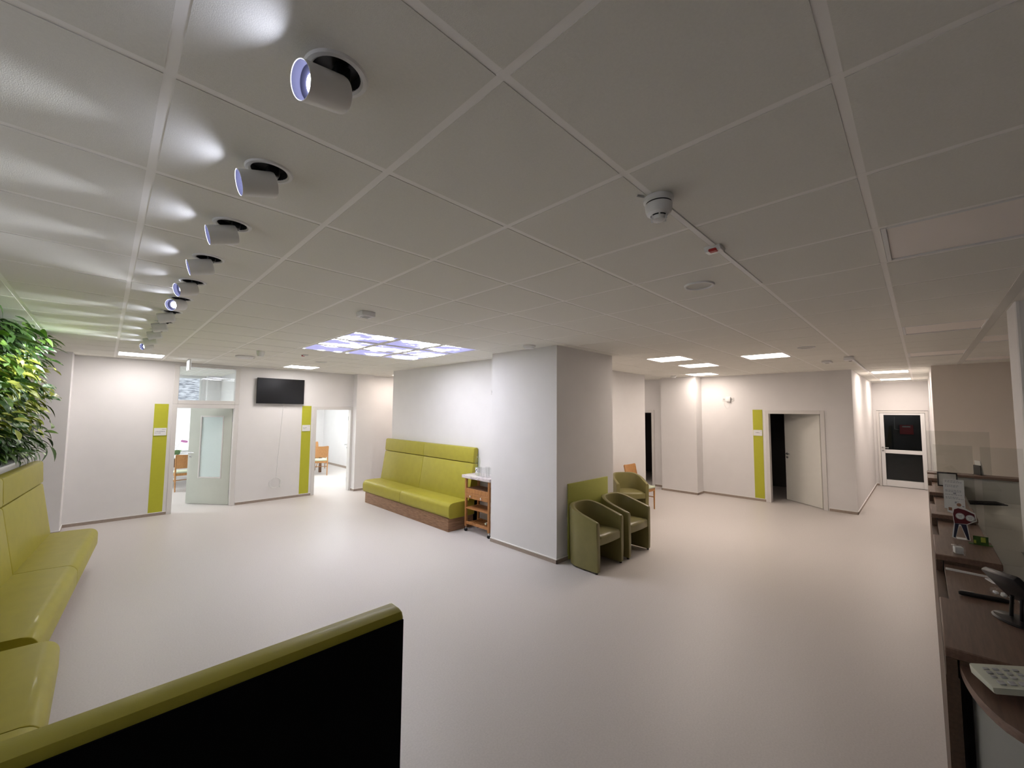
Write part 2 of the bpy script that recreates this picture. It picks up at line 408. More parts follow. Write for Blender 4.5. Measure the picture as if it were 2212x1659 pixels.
# transom window above door 1
q = B(); fo = (7.986, 8.134)
bx(q, 0.828, 0.905, *fo, 2.05, 2.80, 0.004, 1); bx(q, 1.815, 1.892, *fo, 2.05, 2.80, 0.004, 1)
bx(q, 0.905, 1.815, *fo, 2.772, 2.80, 0.004, 1); bx(q, 0.905, 1.815, *fo, 2.05, 2.125, 0.004, 1)
tr = struct('window_1', q, 'frame', label='fixed transom window above the glazed door', cat='window', smooth=True)
q = B(); bx(q, 0.905, 1.815, 8.055, 8.061, 2.125, 2.772); struct('pane', q, 'pane', parent=tr)

def leaf_door(name, label, hinge, rz, width, height, glazed, thick=0.04):
    # local frame: hinge at origin, leaf along +X, front face at y=0 towards -Y
    t = thing(name, label, 'door', hinge, rz)
    q = B()
    if glazed:
        gx0, gx1, gz0, gz1 = 0.20, width - 0.26, 0.55, 1.80
        bx(q, 0, gx0, 0, thick, 0.008, height); bx(q, gx1, width, 0, thick, 0.008, height)
        bx(q, gx0, gx1, 0, thick, 0.008, gz0); bx(q, gx0, gx1, 0, thick, gz1, height)
        obj('leaf', q, 'sage_leaf', t)
        q = B(); bx(q, gx0, gx1, 0.014, 0.026, gz0, gz1); obj('glass_pane', q, 'frost', t)
        q = B()
        for (a, c, e, g) in ((gx0 - .018, gx0 + .008, gz0 - .018, gz1 + .018), (gx1 - .008, gx1 + .018, gz0 - .018, gz1 + .018)): bx(q, a, c, -0.006, thick + .006, e, g, 0.003, 1)
        for (e, g) in ((gz0 - .018, gz0 + .008), (gz1 - .008, gz1 + .018)): bx(q, gx0 + .008, gx1 - .008, -0.006, thick + .006, e, g, 0.003, 1)
        obj('glazing_bead', q, 'frame', t)
    else:
        bx(q, 0, width, 0, thick, 0.008, height, 0.002, 1); obj('leaf', q, 'leaf', t)
    lever(t, (width - 0.055, 0, 1.05), (0, -1, 0), (-1, 0, 0))
    lever(t, (width - 0.055, thick, 1.05), (0, 1, 0), (-1, 0, 0))
    for z in (0.25, 1.75):
        q = B(); tube(q, [(-0.004, -0.004, z - 0.05), (-0.004, -0.004, z + 0.05)], 0.009, 10); obj('hinge', q, 'steel', t)
    return t
# leaf axis from hinge towards the free edge
a1 = math.atan2(8.865 - 8.135, 1.195 - 1.805)
t1 = leaf_door('door_leaf', 'half-open pale grey door with a tall frosted glass pane', (1.812, 8.118, 0), a1, 0.945, 1.972, True)
for ch in list(t1.children): pass
t1.scale = (1, -1, 1)
a3 = math.atan2(0.26 + 0.50, 11.08 - 10.50)
t3 = leaf_door('door_leaf', 'plain white door standing open in the far wall', (10.545, -0.502, 0), a3, 0.925, 1.952, False)
t4 = leaf_door('door_leaf', 'door opened inward against the right wall of the second bright room', (4.255, 8.13, 0), math.radians(68), 0.80, 1.962, False)
t4.scale = (1, -1, 1)

# corridor end door: white frame, two dark panes
t = thing('glazed_door', 'white framed door with two dark glass panes at the corridor end', 'door', (15.19, -1.61, 0))
q = B()
for y0_, y1_ in ((-0.51, -0.45), (0.45, 0.51)): bx(q, -0.012, 0.12, y0_, y1_, 0, 2.06, 0.004, 1)
bx(q, -0.012, 0.12, -0.45, 0.45, 2.0, 2.06, 0.004, 1); obj('door_frame', q, 'frame', t)
q = B(); ya, yb = -0.445, 0.445
bx(q, 0.0, 0.06, ya, ya + 0.085, 0.012, 1.995, 0.005, 1); bx(q, 0.0, 0.06, yb - 0.085, yb, 0.012, 1.995, 0.005, 1)
bx(q, 0.0, 0.06, ya + 0.085, yb - 0.085, 1.945, 1.995, 0.005, 1); bx(q, 0.0, 0.06, ya + 0.085, yb - 0.085, 0.90, 1.00, 0.005, 1)
bx(q, 0.0, 0.06, ya + 0.085, yb - 0.085, 0.012, 0.185, 0.005, 1); obj('leaf', q, 'whitew', t)
q = B(); bx(q, 0.026, 0.034, ya + 0.085, yb - 0.085, 1.00, 1.945); obj('glass_pane', q, 'dpane', t)
q = B(); bx(q, 0.026, 0.034, ya + 0.085, yb - 0.085, 0.185, 0.90); obj('glass_pane', q, 'dpane', t)
lever(t, (0.0, yb - 0.04, 1.05), (-1, 0, 0), (0, -1, 0))
# lobby behind it
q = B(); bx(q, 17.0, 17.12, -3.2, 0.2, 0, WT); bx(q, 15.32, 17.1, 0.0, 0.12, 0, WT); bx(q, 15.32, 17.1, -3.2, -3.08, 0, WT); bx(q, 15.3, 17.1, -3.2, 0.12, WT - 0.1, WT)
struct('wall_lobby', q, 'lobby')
t = thing('fire_alarm_box', 'red fire alarm box on the dark lobby wall behind the corridor door', 'alarm box', (16.99, -1.66, 1.51))
box_obj('housing', -0.09, 0, -0.15, 0.15, -0.14, 0.14, 'firered', t, 0.01)
box_obj('label_strip', -0.094, -0.089, -0.09, 0.09, 0.07, 0.105, 'paper', t)
t = thing('conduit', 'grey pipe running beside the red alarm box in the lobby', 'pipe', (16.98, -1.40, 0))
q = B(); tube(q, [(0, 0, 1.9), (0, 0, 1.52), (0, -0.1, 1.5)], 0.012, 8); obj('pipe_run', q, 'grey', t)
# dark rooms behind doors 3 and 4
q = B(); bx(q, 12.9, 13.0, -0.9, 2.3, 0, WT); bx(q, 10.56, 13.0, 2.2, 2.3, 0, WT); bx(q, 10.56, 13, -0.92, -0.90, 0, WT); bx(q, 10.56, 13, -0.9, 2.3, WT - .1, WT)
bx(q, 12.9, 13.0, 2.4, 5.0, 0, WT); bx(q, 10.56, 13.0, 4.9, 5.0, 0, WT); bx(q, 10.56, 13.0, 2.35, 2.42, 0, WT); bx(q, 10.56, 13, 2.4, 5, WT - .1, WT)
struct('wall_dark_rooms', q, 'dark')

# ---- bright rooms behind the left wall
RY1, RY2, RX = 13.0, 13.9, 2.35
RH = 2.93
q = B()
bx(q, -1.5, 0.20, RY1, RY1 + .15, 0, RH + .2); bx(q, 1.93, RX, RY1, RY1 + .15, 0, RH + .2); bx(q, 0.20, 1.93, RY1, RY1 + .15, 0, 0.72); bx(q, 0.20, 1.93, RY1, RY1 + .15, 2.90, RH + .2)
bx(q, -1.5, -1.38, 8.12, RY1, 0, RH + .2)
struct('wall_room_window', q, 'wall')
q = B(); bx(q, RX, RX + 0.10, 8.12, RY2, 0, RH + .2); struct('wall_room_partition', q, 'wall')
q = B(); bx(q, 5.79, 5.9, 8.12, RY2 + .1, 0, RH + .2); bx(q, RX, 2.9, RY2, RY2 + .15, 0, RH + .2); bx(q, 5.1, 5.9, RY2, RY2 + .15, 0, RH + .2); bx(q, 2.9, 5.1, RY2, RY2 + .15, 0, 0.8); bx(q, 2.9, 5.1, RY2, RY2 + .15, 2.6, RH + .2)
struct('wall_room_side', q, 'wall')
q = B(); bx(q, 2.02, RX, 12.72, RY1, 0, RH); struct('trim_3', q, 'wall')
q = B(); bx(q, -1.5, 6.0, 8.1, RY2 + .2, RH, RH + .1)
struct('ceiling_rooms', q, 'tile')
q = B()
for k in range(14):
    y = 8.5 + k * 0.42
    bx(q, -1.4, 5.8, y - 0.012, y + 0.012, RH - 0.006, RH)
for x in (0.3, 0.95, 1.6, 3.2, 4.4): bx(q, x - 0.012, x + 0.012, 8.12, RY2, RH - 0.005, RH)
struct('trim_4', q, 'grid')
q = B(); bx(q, 5.776, 5.79, 8.12, RY2, 0, 0.07); bx(q, RX + .1, RX + .11, 8.12, RY2, 0, .07); struct('baseboard_room', q, 'skirt')
def window_frame(name, x0, x1, z0, z1, y, mull, lab):
    q = B(); w = 0.05
    bx(q, x0, x0 + w, y - .03, y + .04, z0, z1, .004, 1); bx(q, x1 - w, x1, y - .03, y + .04, z0, z1, .004, 1)
    bx(q, x0 + w, x1 - w, y - .03, y + .04, z1 - w, z1, .004, 1); bx(q, x0 + w, x1 - w, y - .03, y + .04, z0, z0 + w, .004, 1)
    for m_ in mull: bx(q, m_ - .03, m_ + .03, y - .03, y + .04, z0 + w, z1 - w, .004, 1)
    o = struct(name, q, 'whitew', label=lab, cat='window', smooth=True)
    q = B(); bx(q, x0 + w, x1 - w, y, y + .006, z0 + w, z1 - w); struct('pane', q, 'pane', parent=o)
    q = B(); bx(q, x0 - .05, x1 + .05, y - .22, y - .03, z0 - .03, z0, .006, 1); struct('window_sill', q, 'whitew', parent=o)
window_frame('window_2', 0.20, 1.93, 0.72, 2.90, RY1 + 0.08, [1.05], 'daylight window of the first bright room')
window_frame('window_3', 2.9, 5.1, 0.80, 2.6, RY2 + 0.08, [4.0], 'daylight window of the second bright room')
# neighbouring house outside
t = thing('neighbour_house', 'white house with a slate roof seen through the transom window', 'building', (2.5, 25, -3))
box_obj('outer_wall', -8, 9, 0, 6, 0, 5.35, 'plaster', t)
q = B(); prism(q, [(-0.35, 5.30), (4.5, 9.3), (4.5, 9.1), (-0.1, 5.2)], 0, -8.5, 9.5)
obj('slate_roof', q, 'slate', t)
q = B(); bx(q, -30, 40, 14.4, 60, -3.1, -3.0); struct('ground_outside', q, 'plaster')

# ================================================================== CEILING FITTINGS
def panel_light(i, j, lit, label, group, name='ceiling_light', m=None):
    x, y = i * T + T / 2, j * T + T / 2
    t = thing(name, label, 'ceiling light', (x, y, H), 0, group)
    h = T / 2 - 0.018; q = B(); w = 0.02
    bx(q, -h, h, -h, -h + w, -0.001, 0.020, .002, 1); bx(q, -h, h, h - w, h, -0.001, 0.020, .002, 1)
    bx(q, -h, -h + w, -h + w, h - w, -0.001, 0.020, .002, 1); bx(q, h - w, h, -h + w, h - w, -0.001, 0.020, .002, 1)
    obj('light_frame', q, 'white', t)
    q = B(); k = h - w; bx(q, -k, k, -k, k, 0.006, 0.012)
    obj('diffuser', q, m or (('ledn' if x < 4 else 'ledw') if lit else 'ledoff'), t)
    return t
LL = {'left': 'lit square panel light nearest the leafy wall, before the left doors', 'mid': 'lit square panel light in front of the television wall',
      'r1': 'lit square panel light just right of the pillar top, nearest of the three beside it', 'r2': 'middle of the three lit panel lights right of the pillar',
      'r3': 'farthest of the three lit panel lights right of the pillar, by the far pier', 'r4': 'lone lit panel light right of the group of three, ahead of the open far door',
      'added_farpass': 'added unseen panel light in the passage beyond the wall block, before the dark doorway', 'passage': 'lit panel light in the side passage left of the wall bench', 'c1': 'nearer lit panel light in the corridor ceiling', 'c2': 'farther lit panel light above the corridor end door'}  # the panel before the dark doorway is unseen, added to brighten that passage
for k_, v_ in LIT.items(): panel_light(k_[0], k_[1], True, LL[v_], 'lit ceiling panels')
OL = ['large unlit panel light nearest the camera above the counter', 'second unlit panel light along the counter ceiling', 'third unlit panel light along the counter ceiling, near the beige wall',
      'unlit panel light behind the grid bar painted in shade, by the white pillar', 'farthest unlit panel light behind the shade-toned grid bar']
for (i, j), lb in zip(OFF, OL): panel_light(i, j, False, lb, 'unlit ceiling panels')
SK = {(3, 4): 'near left', (3, 5): 'middle left', (3, 6): 'far left', (4, 4): 'near middle', (4, 5): 'centre', (4, 6): 'far middle', (5, 4): 'near right', (5, 5): 'middle right', (5, 6): 'far right'}
for (i, j) in SKYT: panel_light(i, j, True, 'backlit cloudy sky picture panel, %s one of the block of nine' % SK[(i, j)], 'sky picture ceiling panels', 'sky_panel', 'skypic')
# wide grid bar behind the counter, its shade put into a darker strip
q = B(); bx(q, 3.2, 10.4, -2.53, -2.47, H - 0.006, H + 0.004); struct('trim_5', q, 'grillec')
# unseen panels added to brighten the two rooms, recessed in their ceiling
for (x, y, lb) in ((-0.4, 9.6, 'added unseen panel light inside the first bright room, window end'), (0.2, 11.3, 'added unseen panel light inside the first bright room, over the table'),
                   (3.4, 9.6, 'added unseen panel light inside the second bright room, door end'), (3.4, 11.8, 'added unseen panel light inside the second bright room, over its table'), (4.9, 10.3, 'added unseen panel light inside the second bright room, by the side wall')):
    t = thing('ceiling_light', lb, 'ceiling light', (x, y, RH - 0.012), 0, 'added room ceiling panels')
    box_obj('light_frame', -.31, .31, -.31, .31, -0.004, 0.012, 'white', t); box_obj('diffuser', -.29, .29, -.29, .29, -0.010, -0.004, 'ledc', t)

# spot lamps ------------------------------------------------------------
def spot_lamp(j, yaw, tilt, label):
    cx, cy = T / 2, (j + .5) * T
    t = thing('ceiling_spotlight', label, 'spotlight', (cx, cy, H), 0, 'row of swivelling ceiling spotlights')
    q = B(); lathe(q, [(0.060, 0.02), (0.060, -0.002), (0.066, -0.007), (0.076, -0.006), (0.080, 0.0), (0.079, 0.003)], seg=40); obj('trim_ring', q, 'white', t)
    q = B(); lathe(q, [(0.060, 0.0), (0.058, 0.027), (0, 0.028)], seg=32); obj('recess_cup', q, 'black', t)
    d = Vector((-math.cos(tilt) * math.cos(yaw), -math.cos(tilt) * math.sin(yaw), -math.sin(tilt)))
    back = Vector((0.020, 0.0, -0.052)) - Vector((0, 0, 0)); 
    back = Vector((0, 0, -0.052)) - d * 0.022
    q = B(); L = 0.118; r = 0.0455
    lathe(q, [(0, 0), (r - .008, 0), (r - .002, .003), (r, .010), (r, L), (r - .0015, L + .0005), (r - .0025, L - .001)], back, d, 40)
    hd = obj('lamp_head', q, 'white', t)
    q = B(); lathe(q, [(r - .0025, L - .001), (r - .005, L - .022), (r - .016, L - .028), (0.025, L - .033)], back, d, 32); obj('reflector', q, 'spotlens', hd)
    q = B(); lathe(q, [(0, L - .029), (0.023, L - .029), (0.023, L - .034), (0, L - .034)], back, d, 24); obj('led', q, 'spotled', hd)
    q = B(); bx(q, -0.008, 0.030, -0.022, 0.022, -0.020, 0.022, 0.004, 1)
    obj('swivel_bracket', q, 'black', t)
    ld = bpy.data.lights.new('spot_beam', 'SPOT'); ld.energy = W_SPOT; ld.spot_size = math.radians(58); ld.spot_blend = 0.9; ld.shadow_soft_size = 0.012
    ld.color = (0.86, 0.90, 1.0)
    lo = bpy.data.objects.new('spot_beam', ld); COL.objects.link(lo); lo.parent = t
    p = back + d * (L - .027); lo.location = p
    lo.rotation_euler = d.to_track_quat('-Z', 'Y').to_euler()
    return t
ORD = ['first spotlight, nearest the camera, lens glaring', 'second spotlight from the camera', 'third spotlight from the camera', 'fourth spotlight from the camera',
       'fifth spotlight from the camera, part of its bright lens showing', 'sixth spotlight, turned so that its lens glares at the camera', 'seventh spotlight, in line behind the glaring one',
       'eighth spotlight in the row', 'ninth spotlight in the row', 'tenth spotlight, next to the last', 'last spotlight of the row, farthest from the camera']
SPOT_AIM = [(0.16, 0.28), (-0.05, 0.28), (-0.06, 0.28), (-0.05, 0.28), (0.30, 0.34), (0.78, 0.26), (-0.25, 0.26), (-0.2, 0.26), (-0.2, 0.26), (-0.15, 0.26), (0.5, 0.22)]
for k_ in range(11): spot_lamp(k_ - 2, SPOT_AIM[k_][0], SPOT_AIM[k_][1], ORD[k_])

# smoke detector with sounder
t = thing('smoke_detector', 'large white smoke detector with sounder near the camera', 'smoke detector', (1.505, -1.262, H))
q = B(); lathe(q, [(0, 0), (0.058, 0), (0.060, -0.006), (0.060, -0.016), (0.054, -0.022), (0.052, -0.024)], seg=40); obj('mounting_base', q, 'white', t)
q = B(); lathe(q, [(0.051, -0.028), (0.054, -0.030), (0.052, -0.055), (0.047, -0.068), (0.036, -0.074), (0.033, -0.076)], seg=40); obj('detector_body', q, 'white', t)
q = B(); lathe(q, [(0.050, -0.020), (0.050, -0.032)], seg=40); obj('smoke_slot', q, 'black', t)
q = B(); lathe(q, [(0.031, -0.074), (0.031, -0.079), (0.028, -0.080)], seg=32); obj('smoke_slot', q, 'black', t)
q = B(); lathe(q, [(0.029, -0.079), (0.030, -0.082), (0.026, -0.094), (0.015, -0.100), (0, -0.101)], seg=32)
cap = obj('sensor_cage', q, 'white', t)
q = B()
for k in range(6):
    a = k * PI / 3; bx(q, -0.003, 0.003, 0.026, 0.033, -0.096, -0.074); rot_bm(q, q.verts[-8:], Matrix.Rotation(a, 4, 'Z'))
obj('cage_rib', q, 'white', cap)
q = B(); tube(q, [(-0.058, 0.035, -0.004), (-0.085, 0.05, -0.004)], 0.004, 8); obj('cable_stub', q, 'grey', t)
# cable duct stuck along the grid bar
q = B(); bx(q, 1.56, 2.16, -1.268, -1.240, H - 0.005, H + 0.012, 0.002, 1); bx(q, 2.26, 3.05, -1.268, -1.240, H - 0.005, H + 0.012, 0.002, 1)
tag(obj('cable_duct', q, 'white'), 'slim white cable duct running from the smoke detector along the ceiling grid', 'cable duct')
# red indicator lamp
t = thing('alarm_indicator', 'small white ceiling indicator with a red lens, in line with the large smoke detector', 'indicator lamp', (2.205, -1.245, H), 0)
q = B(); prism(q, [(-.045, 0), (.045, 0), (.040, -.014), (.026, -.022), (-.030, -.024), (-.042, -.012)], 1, -.042, .042, .006, 2); obj('housing', q, 'white', t)
q = B(); bx(q, -0.040, -0.006, -0.022, 0.020, -0.028, -0.010, 0.004, 1); obj('red_lens', q, 'red', t)
t = thing('alarm_indicator', 'tiny white ceiling indicator with a red lens, left beyond the sky panels', 'indicator lamp', (2.165, 5.0, H), 0)
q = B(); prism(q, [(-.045, 0), (.045, 0), (.040, -.018), (-.030, -.028), (-.042, -.014)], 1, -.042, .042, .006, 2); obj('housing', q, 'white', t)
q = B(); bx(q, -0.044, -0.006, -0.024, 0.020, -0.032, -0.010, 0.004, 1); obj('red_lens', q, 'red', t)
# round loudspeakers
def disc(name, x, y, r, label, cat, deep=0.011, group='round ceiling fittings'):
    t = thing(name, label, cat, (x, y, H), 0, group)
    q = B(); lathe(q, [(r * .80, -.003), (r * .86, -deep), (r * .97, -deep), (r, -.001), (r, .002)], seg=40); obj('rim', q, 'white', t)
    q = B(); lathe(q, [(r * .82, -.002), (r * .5, -.003), (0, -.003)], seg=40); obj('grille', q, 'grillec', t)
disc('ceiling_speaker', 2.81, -0.939, 0.098, 'round white ceiling loudspeaker beside the red-lensed indicator', 'loudspeaker')
disc('ceiling_speaker', 6.52, -0.946, 0.098, 'small far round ceiling loudspeaker right of the lone panel light', 'loudspeaker')
disc('ceiling_speaker', 2.73, 5.86, 0.098, 'faint round ceiling loudspeaker above the television side panel light', 'loudspeaker')
def puck(x, y, r, h, label):
    t = thing('smoke_detector', label, 'smoke detector', (x, y, H), 0, 'small ceiling detectors')
    q = B(); lathe(q, [(0, 0), (r, 0), (r, -h * .5), (r * .9, -h * .62)], seg=32); obj('mounting_base', q, 'white', t)
    q = B(); lathe(q, [(r * .86, -h * .6), (r * .7, -h * .95), (0, -h)], seg=32); obj('detector_body', q, 'white', t)
puck(3.93, 1.70, 0.085, 0.045, 'flat round white detector on the ceiling against the pillar')
puck(1.545, 5.95, 0.14, 0.045, 'wide flat round detector left of the sky panels, near the exit sign')
puck(1.56, 5.08, 0.055, 0.09, 'small smoke detector hanging left beyond the sky panels')
puck(9.63, 2.2, 0.07, 0.05, 'small round detector beside the far pier')
# emergency light boxes
def ebox(x, y, sx, sy, sz, label):
    t = thing('emergency_light', label, 'emergency light', (x, y, H), 0)
    box_obj('housing', -sx, sx, -sy, sy, -sz, 0, 'whitew', t, 0.003)
    box_obj('lens_frame', -sx * .6, sx * .6, -sy * .6, sy * .6, -sz - .006, -sz, 'white', t, 0.002)
    box_obj('lens', -sx * .42, sx * .42, -sy * .42, sy * .42, -sz - .008, -sz - .004, 'grey', t)
ebox(1.56, 1.535, 0.062, 0.062, 0.042, 'square white emergency light box before the sky panels')
ebox(8.5, -0.91, 0.12, 0.06, 0.03, 'flat grey box on the ceiling just left of the small ceiling camera')
t = thing('ceiling_camera', 'small glassy camera box at the end of the white cable duct before the corridor', 'camera', (8.05, -1.24, H), 0)
box_obj('housing', -.07, .07, -.06, .06, -.06, 0, 'whitew', t, 0.006); q = B(); lathe(q, [(0.026, 0), (0.026, -.05), (0.018, -.058), (0, -.06)], (0.15, 0, 0), seg=20); obj('camera_eye', q, 'black', t)
q = B(); bx(q, 8.2, 11.2, -1.262, -1.238, H - 0.020, H + 0.01); tag(obj('cable_duct', q, 'white'), 'white cable duct running from the ceiling camera into the corridor', 'cable duct')
q = B(); bx(q, 14.55, 14.72, -2.13, -1.06, H - 0.004, H + 0.01); tag(obj('air_slot', q, 'grey'), 'dark ventilation slot across the corridor ceiling', 'vent')
# exit sign hung from the ceiling, seen nearly edge on
t = thing('exit_sign', 'backlit white and blue escape sign hanging over the glazed door', 'exit sign', (0.955, 7.28, H), 0)
q = B(); bx(q, -.012, .012, -.16, .16, -.20, -.02, .003, 1); obj('housing', q, 'white', t)
q = B(); bx(q, .012, .015, -.15, .15, -.19, -.03); bx(q, -.015, -.012, -.15, .15, -.19, -.03); obj('lit_face', q, 'exitw', t)
q = B()
for s in (-1, 1):
    x = .0155 * s
    bx(q, min(x, x - .001 * s), max(x, x - .001 * s), -.13, -.05, -.16, -.06)                       # doorway
    prism(q, [(.02, -.11), (.06, -.07), (.06, -.095), (.13, -.095), (.13, -.125), (.06, -.125), (.06, -.15)], 0, x - .0006, x + .0006)   # arrow
obj('escape_glyph', q, 'exitb', t)
q = B(); bx(q, -.02, .02, -.05, .05, -.02, 0); obj('ceiling_mount', q, 'white', t)

# ================================================================== BENCHES
def bench(label, loc, rz, L, group, pd=0.57):
    t = thing('lime_bench', label, 'bench', loc, rz, group)
    box_obj('plinth', 0.055, L - 0.055, 0.05, pd, 0, 0.216, 'plinth', t, 0.002)
    def seatpoly():
        p = [(0.07, 0.216), (0.545, 0.216)]
        for k in range(9):
            a = -PI / 2 + k * PI / 16; p.append((0.545 + 0.06 * math.cos(a), 0.276 + 0.06 * math.sin(a)))
        for k in range(9):
            a = k * PI / 16; p.append((0.525 + 0.08 * math.cos(a), 0.383 + 0.08 * math.sin(a)))
        p += [(0.35, 0.468), (0.19, 0.462), (0.07, 0.455)]
        return p
    m2 = L / 2
    for (a, c) in ((0, m2 - .004), (m2 + .004, L)):
        q = B(); prism(q, seatpoly(), 0, a, c, 0.016, 3); obj('seat_cushion', q, 'lime', t)
    lo = [(0.005, 0.44), (0.195, 0.44), (0.200, 0.47), (0.110, 1.045), (0.100, 1.062), (0.005, 1.062)]
    hi = [(0.002, 1.068), (0.085, 1.068), (0.106, 1.080), (0.108, 1.10), (0.098, 1.30), (0.090, 1.322), (0.072, 1.332), (0.030, 1.332), (0.010, 1.326), (0.002, 1.310)]
    for (a, c) in ((0, m2 - .005), (m2 + .005, L)):
        q = B(); prism(q, lo, 0, a, c, 0.010, 3); obj('backrest', q, 'lime', t)
        q = B(); prism(q, hi, 0, a, c, 0.012, 3); obj('headrest', q, 'lime', t)
    q = B(); bx(q, 0.006, L - 0.006, -0.004, 0.0015, 0.02, 1.306); obj('back_cover', q, 'blackc', t)
    return t
bench('lime leather bench against the white wall left of the pillar', (4.534, 3.44, 0), PI / 2, 3.09, 'lime leather benches')
bench('lime leather bench along the leafy wall at the left edge', (-0.655, 5.43, 0), math.radians(-94.5), 3.19, 'lime leather benches', 0.50)
bench('short lime bench seat in the left corner beyond the black bench back', (-0.805, 2.05, 0), -PI / 2, 2.0, 'lime leather benches', 0.50)
bench('lime bench in the foreground showing its black back', (-1.07, -0.815, 0), 0, 1.70, 'lime leather benches')
# white ledge behind the left bench
UX = Vector((-0.0785, -0.9969, 0)); UY = Vector((0.9969, -0.0785, 0)); O_L = Vector((-0.655, 5.43, 0)); RZL = math.radians(-94.5)
t = thing('planter_ledge', 'white boxed ledge under the leafy wall, behind the left bench', 'ledge', O_L, RZL)
box_obj('ledge_body', 0.0, 3.35, -0.40, -0.008, 0, 1.375, 'whitew', t); box_obj('top_board', -0.012, 3.36, -0.40, 0.030, 1.375, 1.40, 'whitew', t, 0.002)

# ================================================================== LIVING WALL
lw = thing('living_wall', 'dense green wall of leafy plants above the left bench', 'plants', O_L, RZL)
box_obj('felt_panel', 0.05, 3.3, -0.36, -0.30, 1.43, 2.80, 'soil', lw)
rng = random.Random(11)
def leaf_geo(bm, base, direction, normal, L, W, shape, curl):
    d = Vector(direction).normalized(); n = Vector(normal); s = d.cross(n)
    if s.length < 1e-4: s = Vector((1, 0, 0))
    s.normalize(); n = s.cross(d).normalized()
    K = 5; rows = []
    for k in range(K + 1):
        u = k / K
        if shape == 'heart': w = math.sin(PI * min(1, u * 0.92 + 0.08)) ** 0.7 * (1.25 - 0.5 * u)
        elif shape == 'lance': w = math.sin(PI * (u * .97 + .03)) ** 0.9
        else: w = math.sin(PI * (u * .9 + .1)) ** 0.6
        c = Vector(base) + d * (L * u) - n * (curl * L * u * u)
        h = W * w / 2
        rows.append([bm.verts.new(c - s * h + n * h * .28), bm.verts.new(c), bm.verts.new(c + s * h + n * h * .28)])
    for a, c in zip(rows, rows[1:]):
        bm.faces.new((a[0], a[1], c[1], c[0])); bm.faces.new((a[1], a[2], c[2], c[1]))
def clump(cx, cz, species, n, spread, out):
    q = B()
    for _ in range(n):
        x = cx + rng.gauss(0, spread); z = cz + rng.gauss(0, spread * .9)
        z = min(max(z, 1.50), 2.81); x = min(max(x, -0.03), 3.32)
        y = -0.30 + abs(rng.gauss(out, 0.09))
        if species == 'heart': Lf, Wf, sh, cu = rng.uniform(.08, .13), rng.uniform(.06, .095), 'heart', .25
        elif species == 'lime': Lf, Wf, sh, cu = rng.uniform(.10, .16), rng.uniform(.045, .065), 'lance', .35
        elif species == 'vari': Lf, Wf, sh, cu = rng.uniform(.10, .16), rng.uniform(.045, .07), 'oval', .3
        else: Lf, Wf, sh, cu = rng.uniform(.12, .20), rng.uniform(.035, .055), 'lance', .5
        ang = rng.uniform(-1.3, 1.3)
        d = Vector((math.sin(ang), rng.uniform(.35, 1.2), -0.2 - .8 * math.cos(ang) * rng.uniform(.1, 1) + rng.uniform(0, .5)))
        nn = Vector((rng.uniform(-.5, .5), rng.uniform(.3, 1), rng.uniform(.3, 1)))
        leaf_geo(q, (x, y, z), d, nn, Lf, Wf, sh, cu)
        if rng.random() < .15: tube(q, [(x, -0.30, z - .02), (x, y, z)], 0.002, 4, False)
    return q
SP = {'heart': ('heart_leaf_foliage', 'leafg'), 'dark': ('dark_foliage', 'leafd'), 'lime': ('lime_foliage', 'leafl'), 'vari': ('variegated_foliage', 'leafv')}
nx = 17
for ix in range(nx):
    for iz in range(8):
        cx = 0.07 + ix * 0.195 + rng.uniform(-.05, .05); cz = 1.52 + iz * 0.172 + rng.uniform(-.04, .04)
        if iz <= 1: sp = rng.choice(['dark', 'dark', 'heart', 'dark'])
        elif iz >= 6: sp = rng.choice(['dark', 'dark', 'vari', 'heart'])
        else: sp = rng.choice(['heart', 'lime', 'vari', 'lime', 'heart', 'dark'])
        if ix * 8 + iz >= 96 and ix > 8 and (ix + iz) % 2: continue
        n = 34 if cx < 1.5 else 12
        nm, mt = SP[sp]
        obj(nm, clump(cx, cz, sp, n, 0.075, 0.17 if iz not in (2, 3, 4, 5) else 0.20), mt, lw, angle=60)
# vines trailing over the ledge
for (x, zt) in ((0.10, 1.60), (0.42, 1.58), (0.75, 1.60)):
    q = B(); pts = [(x, -0.22, zt), (x + .01, -0.06, zt - .05), (x - .01, 0.035, zt - .14), (x, 0.040, 1.38), (x + .012, 0.045, 1.34)]
    tube(q, pts, 0.0028, 6)
    for k in range(4):
        p = Vector(pts[1]).lerp(Vector(pts[3]), k / 3.5)
        leaf_geo(q, p, (rng.uniform(-1, 1), .6, -.6), (0, .4, 1), .06, .035, 'heart', .3)
    obj('trailing_vine', q, 'leafd', lw, angle=60)

# ================================================================== TELEVISION, WALL PANELS
t = thing('television', 'black flat television mounted high on the left wall', 'television', (2.657, 8.0, 2.36))
q = B(); bx(q, -.47, .47, -.075, -.035, -.275, .275, .006, 2); obj('tv_body', q, 'black', t)
q = B(); bx(q, -.462, .462, -.0765, -.0745, -.262, .268); obj('tv_screen', q, 'screen', t)
q = B(); bx(q, -.02, .03, -.070, -.050, -.281, -.272); obj('status_bar', q, 'grey', t)
q = B(); bx(q, -.15, .15, -.036, 0, -.12, .12); obj('wall_bracket', q, 'black', t)
t = thing('antenna_cable', 'white cable hanging from the television to a loose coil near the skirting', 'cable', (2.66, 7.99, 0))
q = B(); pts = [(.07 - .085 * u, -.004, 2.09 - 1.58 * u) for u in [k / 10 for k in range(11)]]
tube(q, pts, 0.006, 8); obj('hanging_run', q, 'white', t)
q = B(); pts = []
for k in range(61):
    a = PI / 2 + 2 * PI * k / 20; r = .105 + .007 * math.sin(k * .7) + .004 * (k // 20)
    pts.append((-.035 + r * math.cos(a) * 1.05, -.006 - .004 * (k % 5), .375 + r * math.sin(a)))
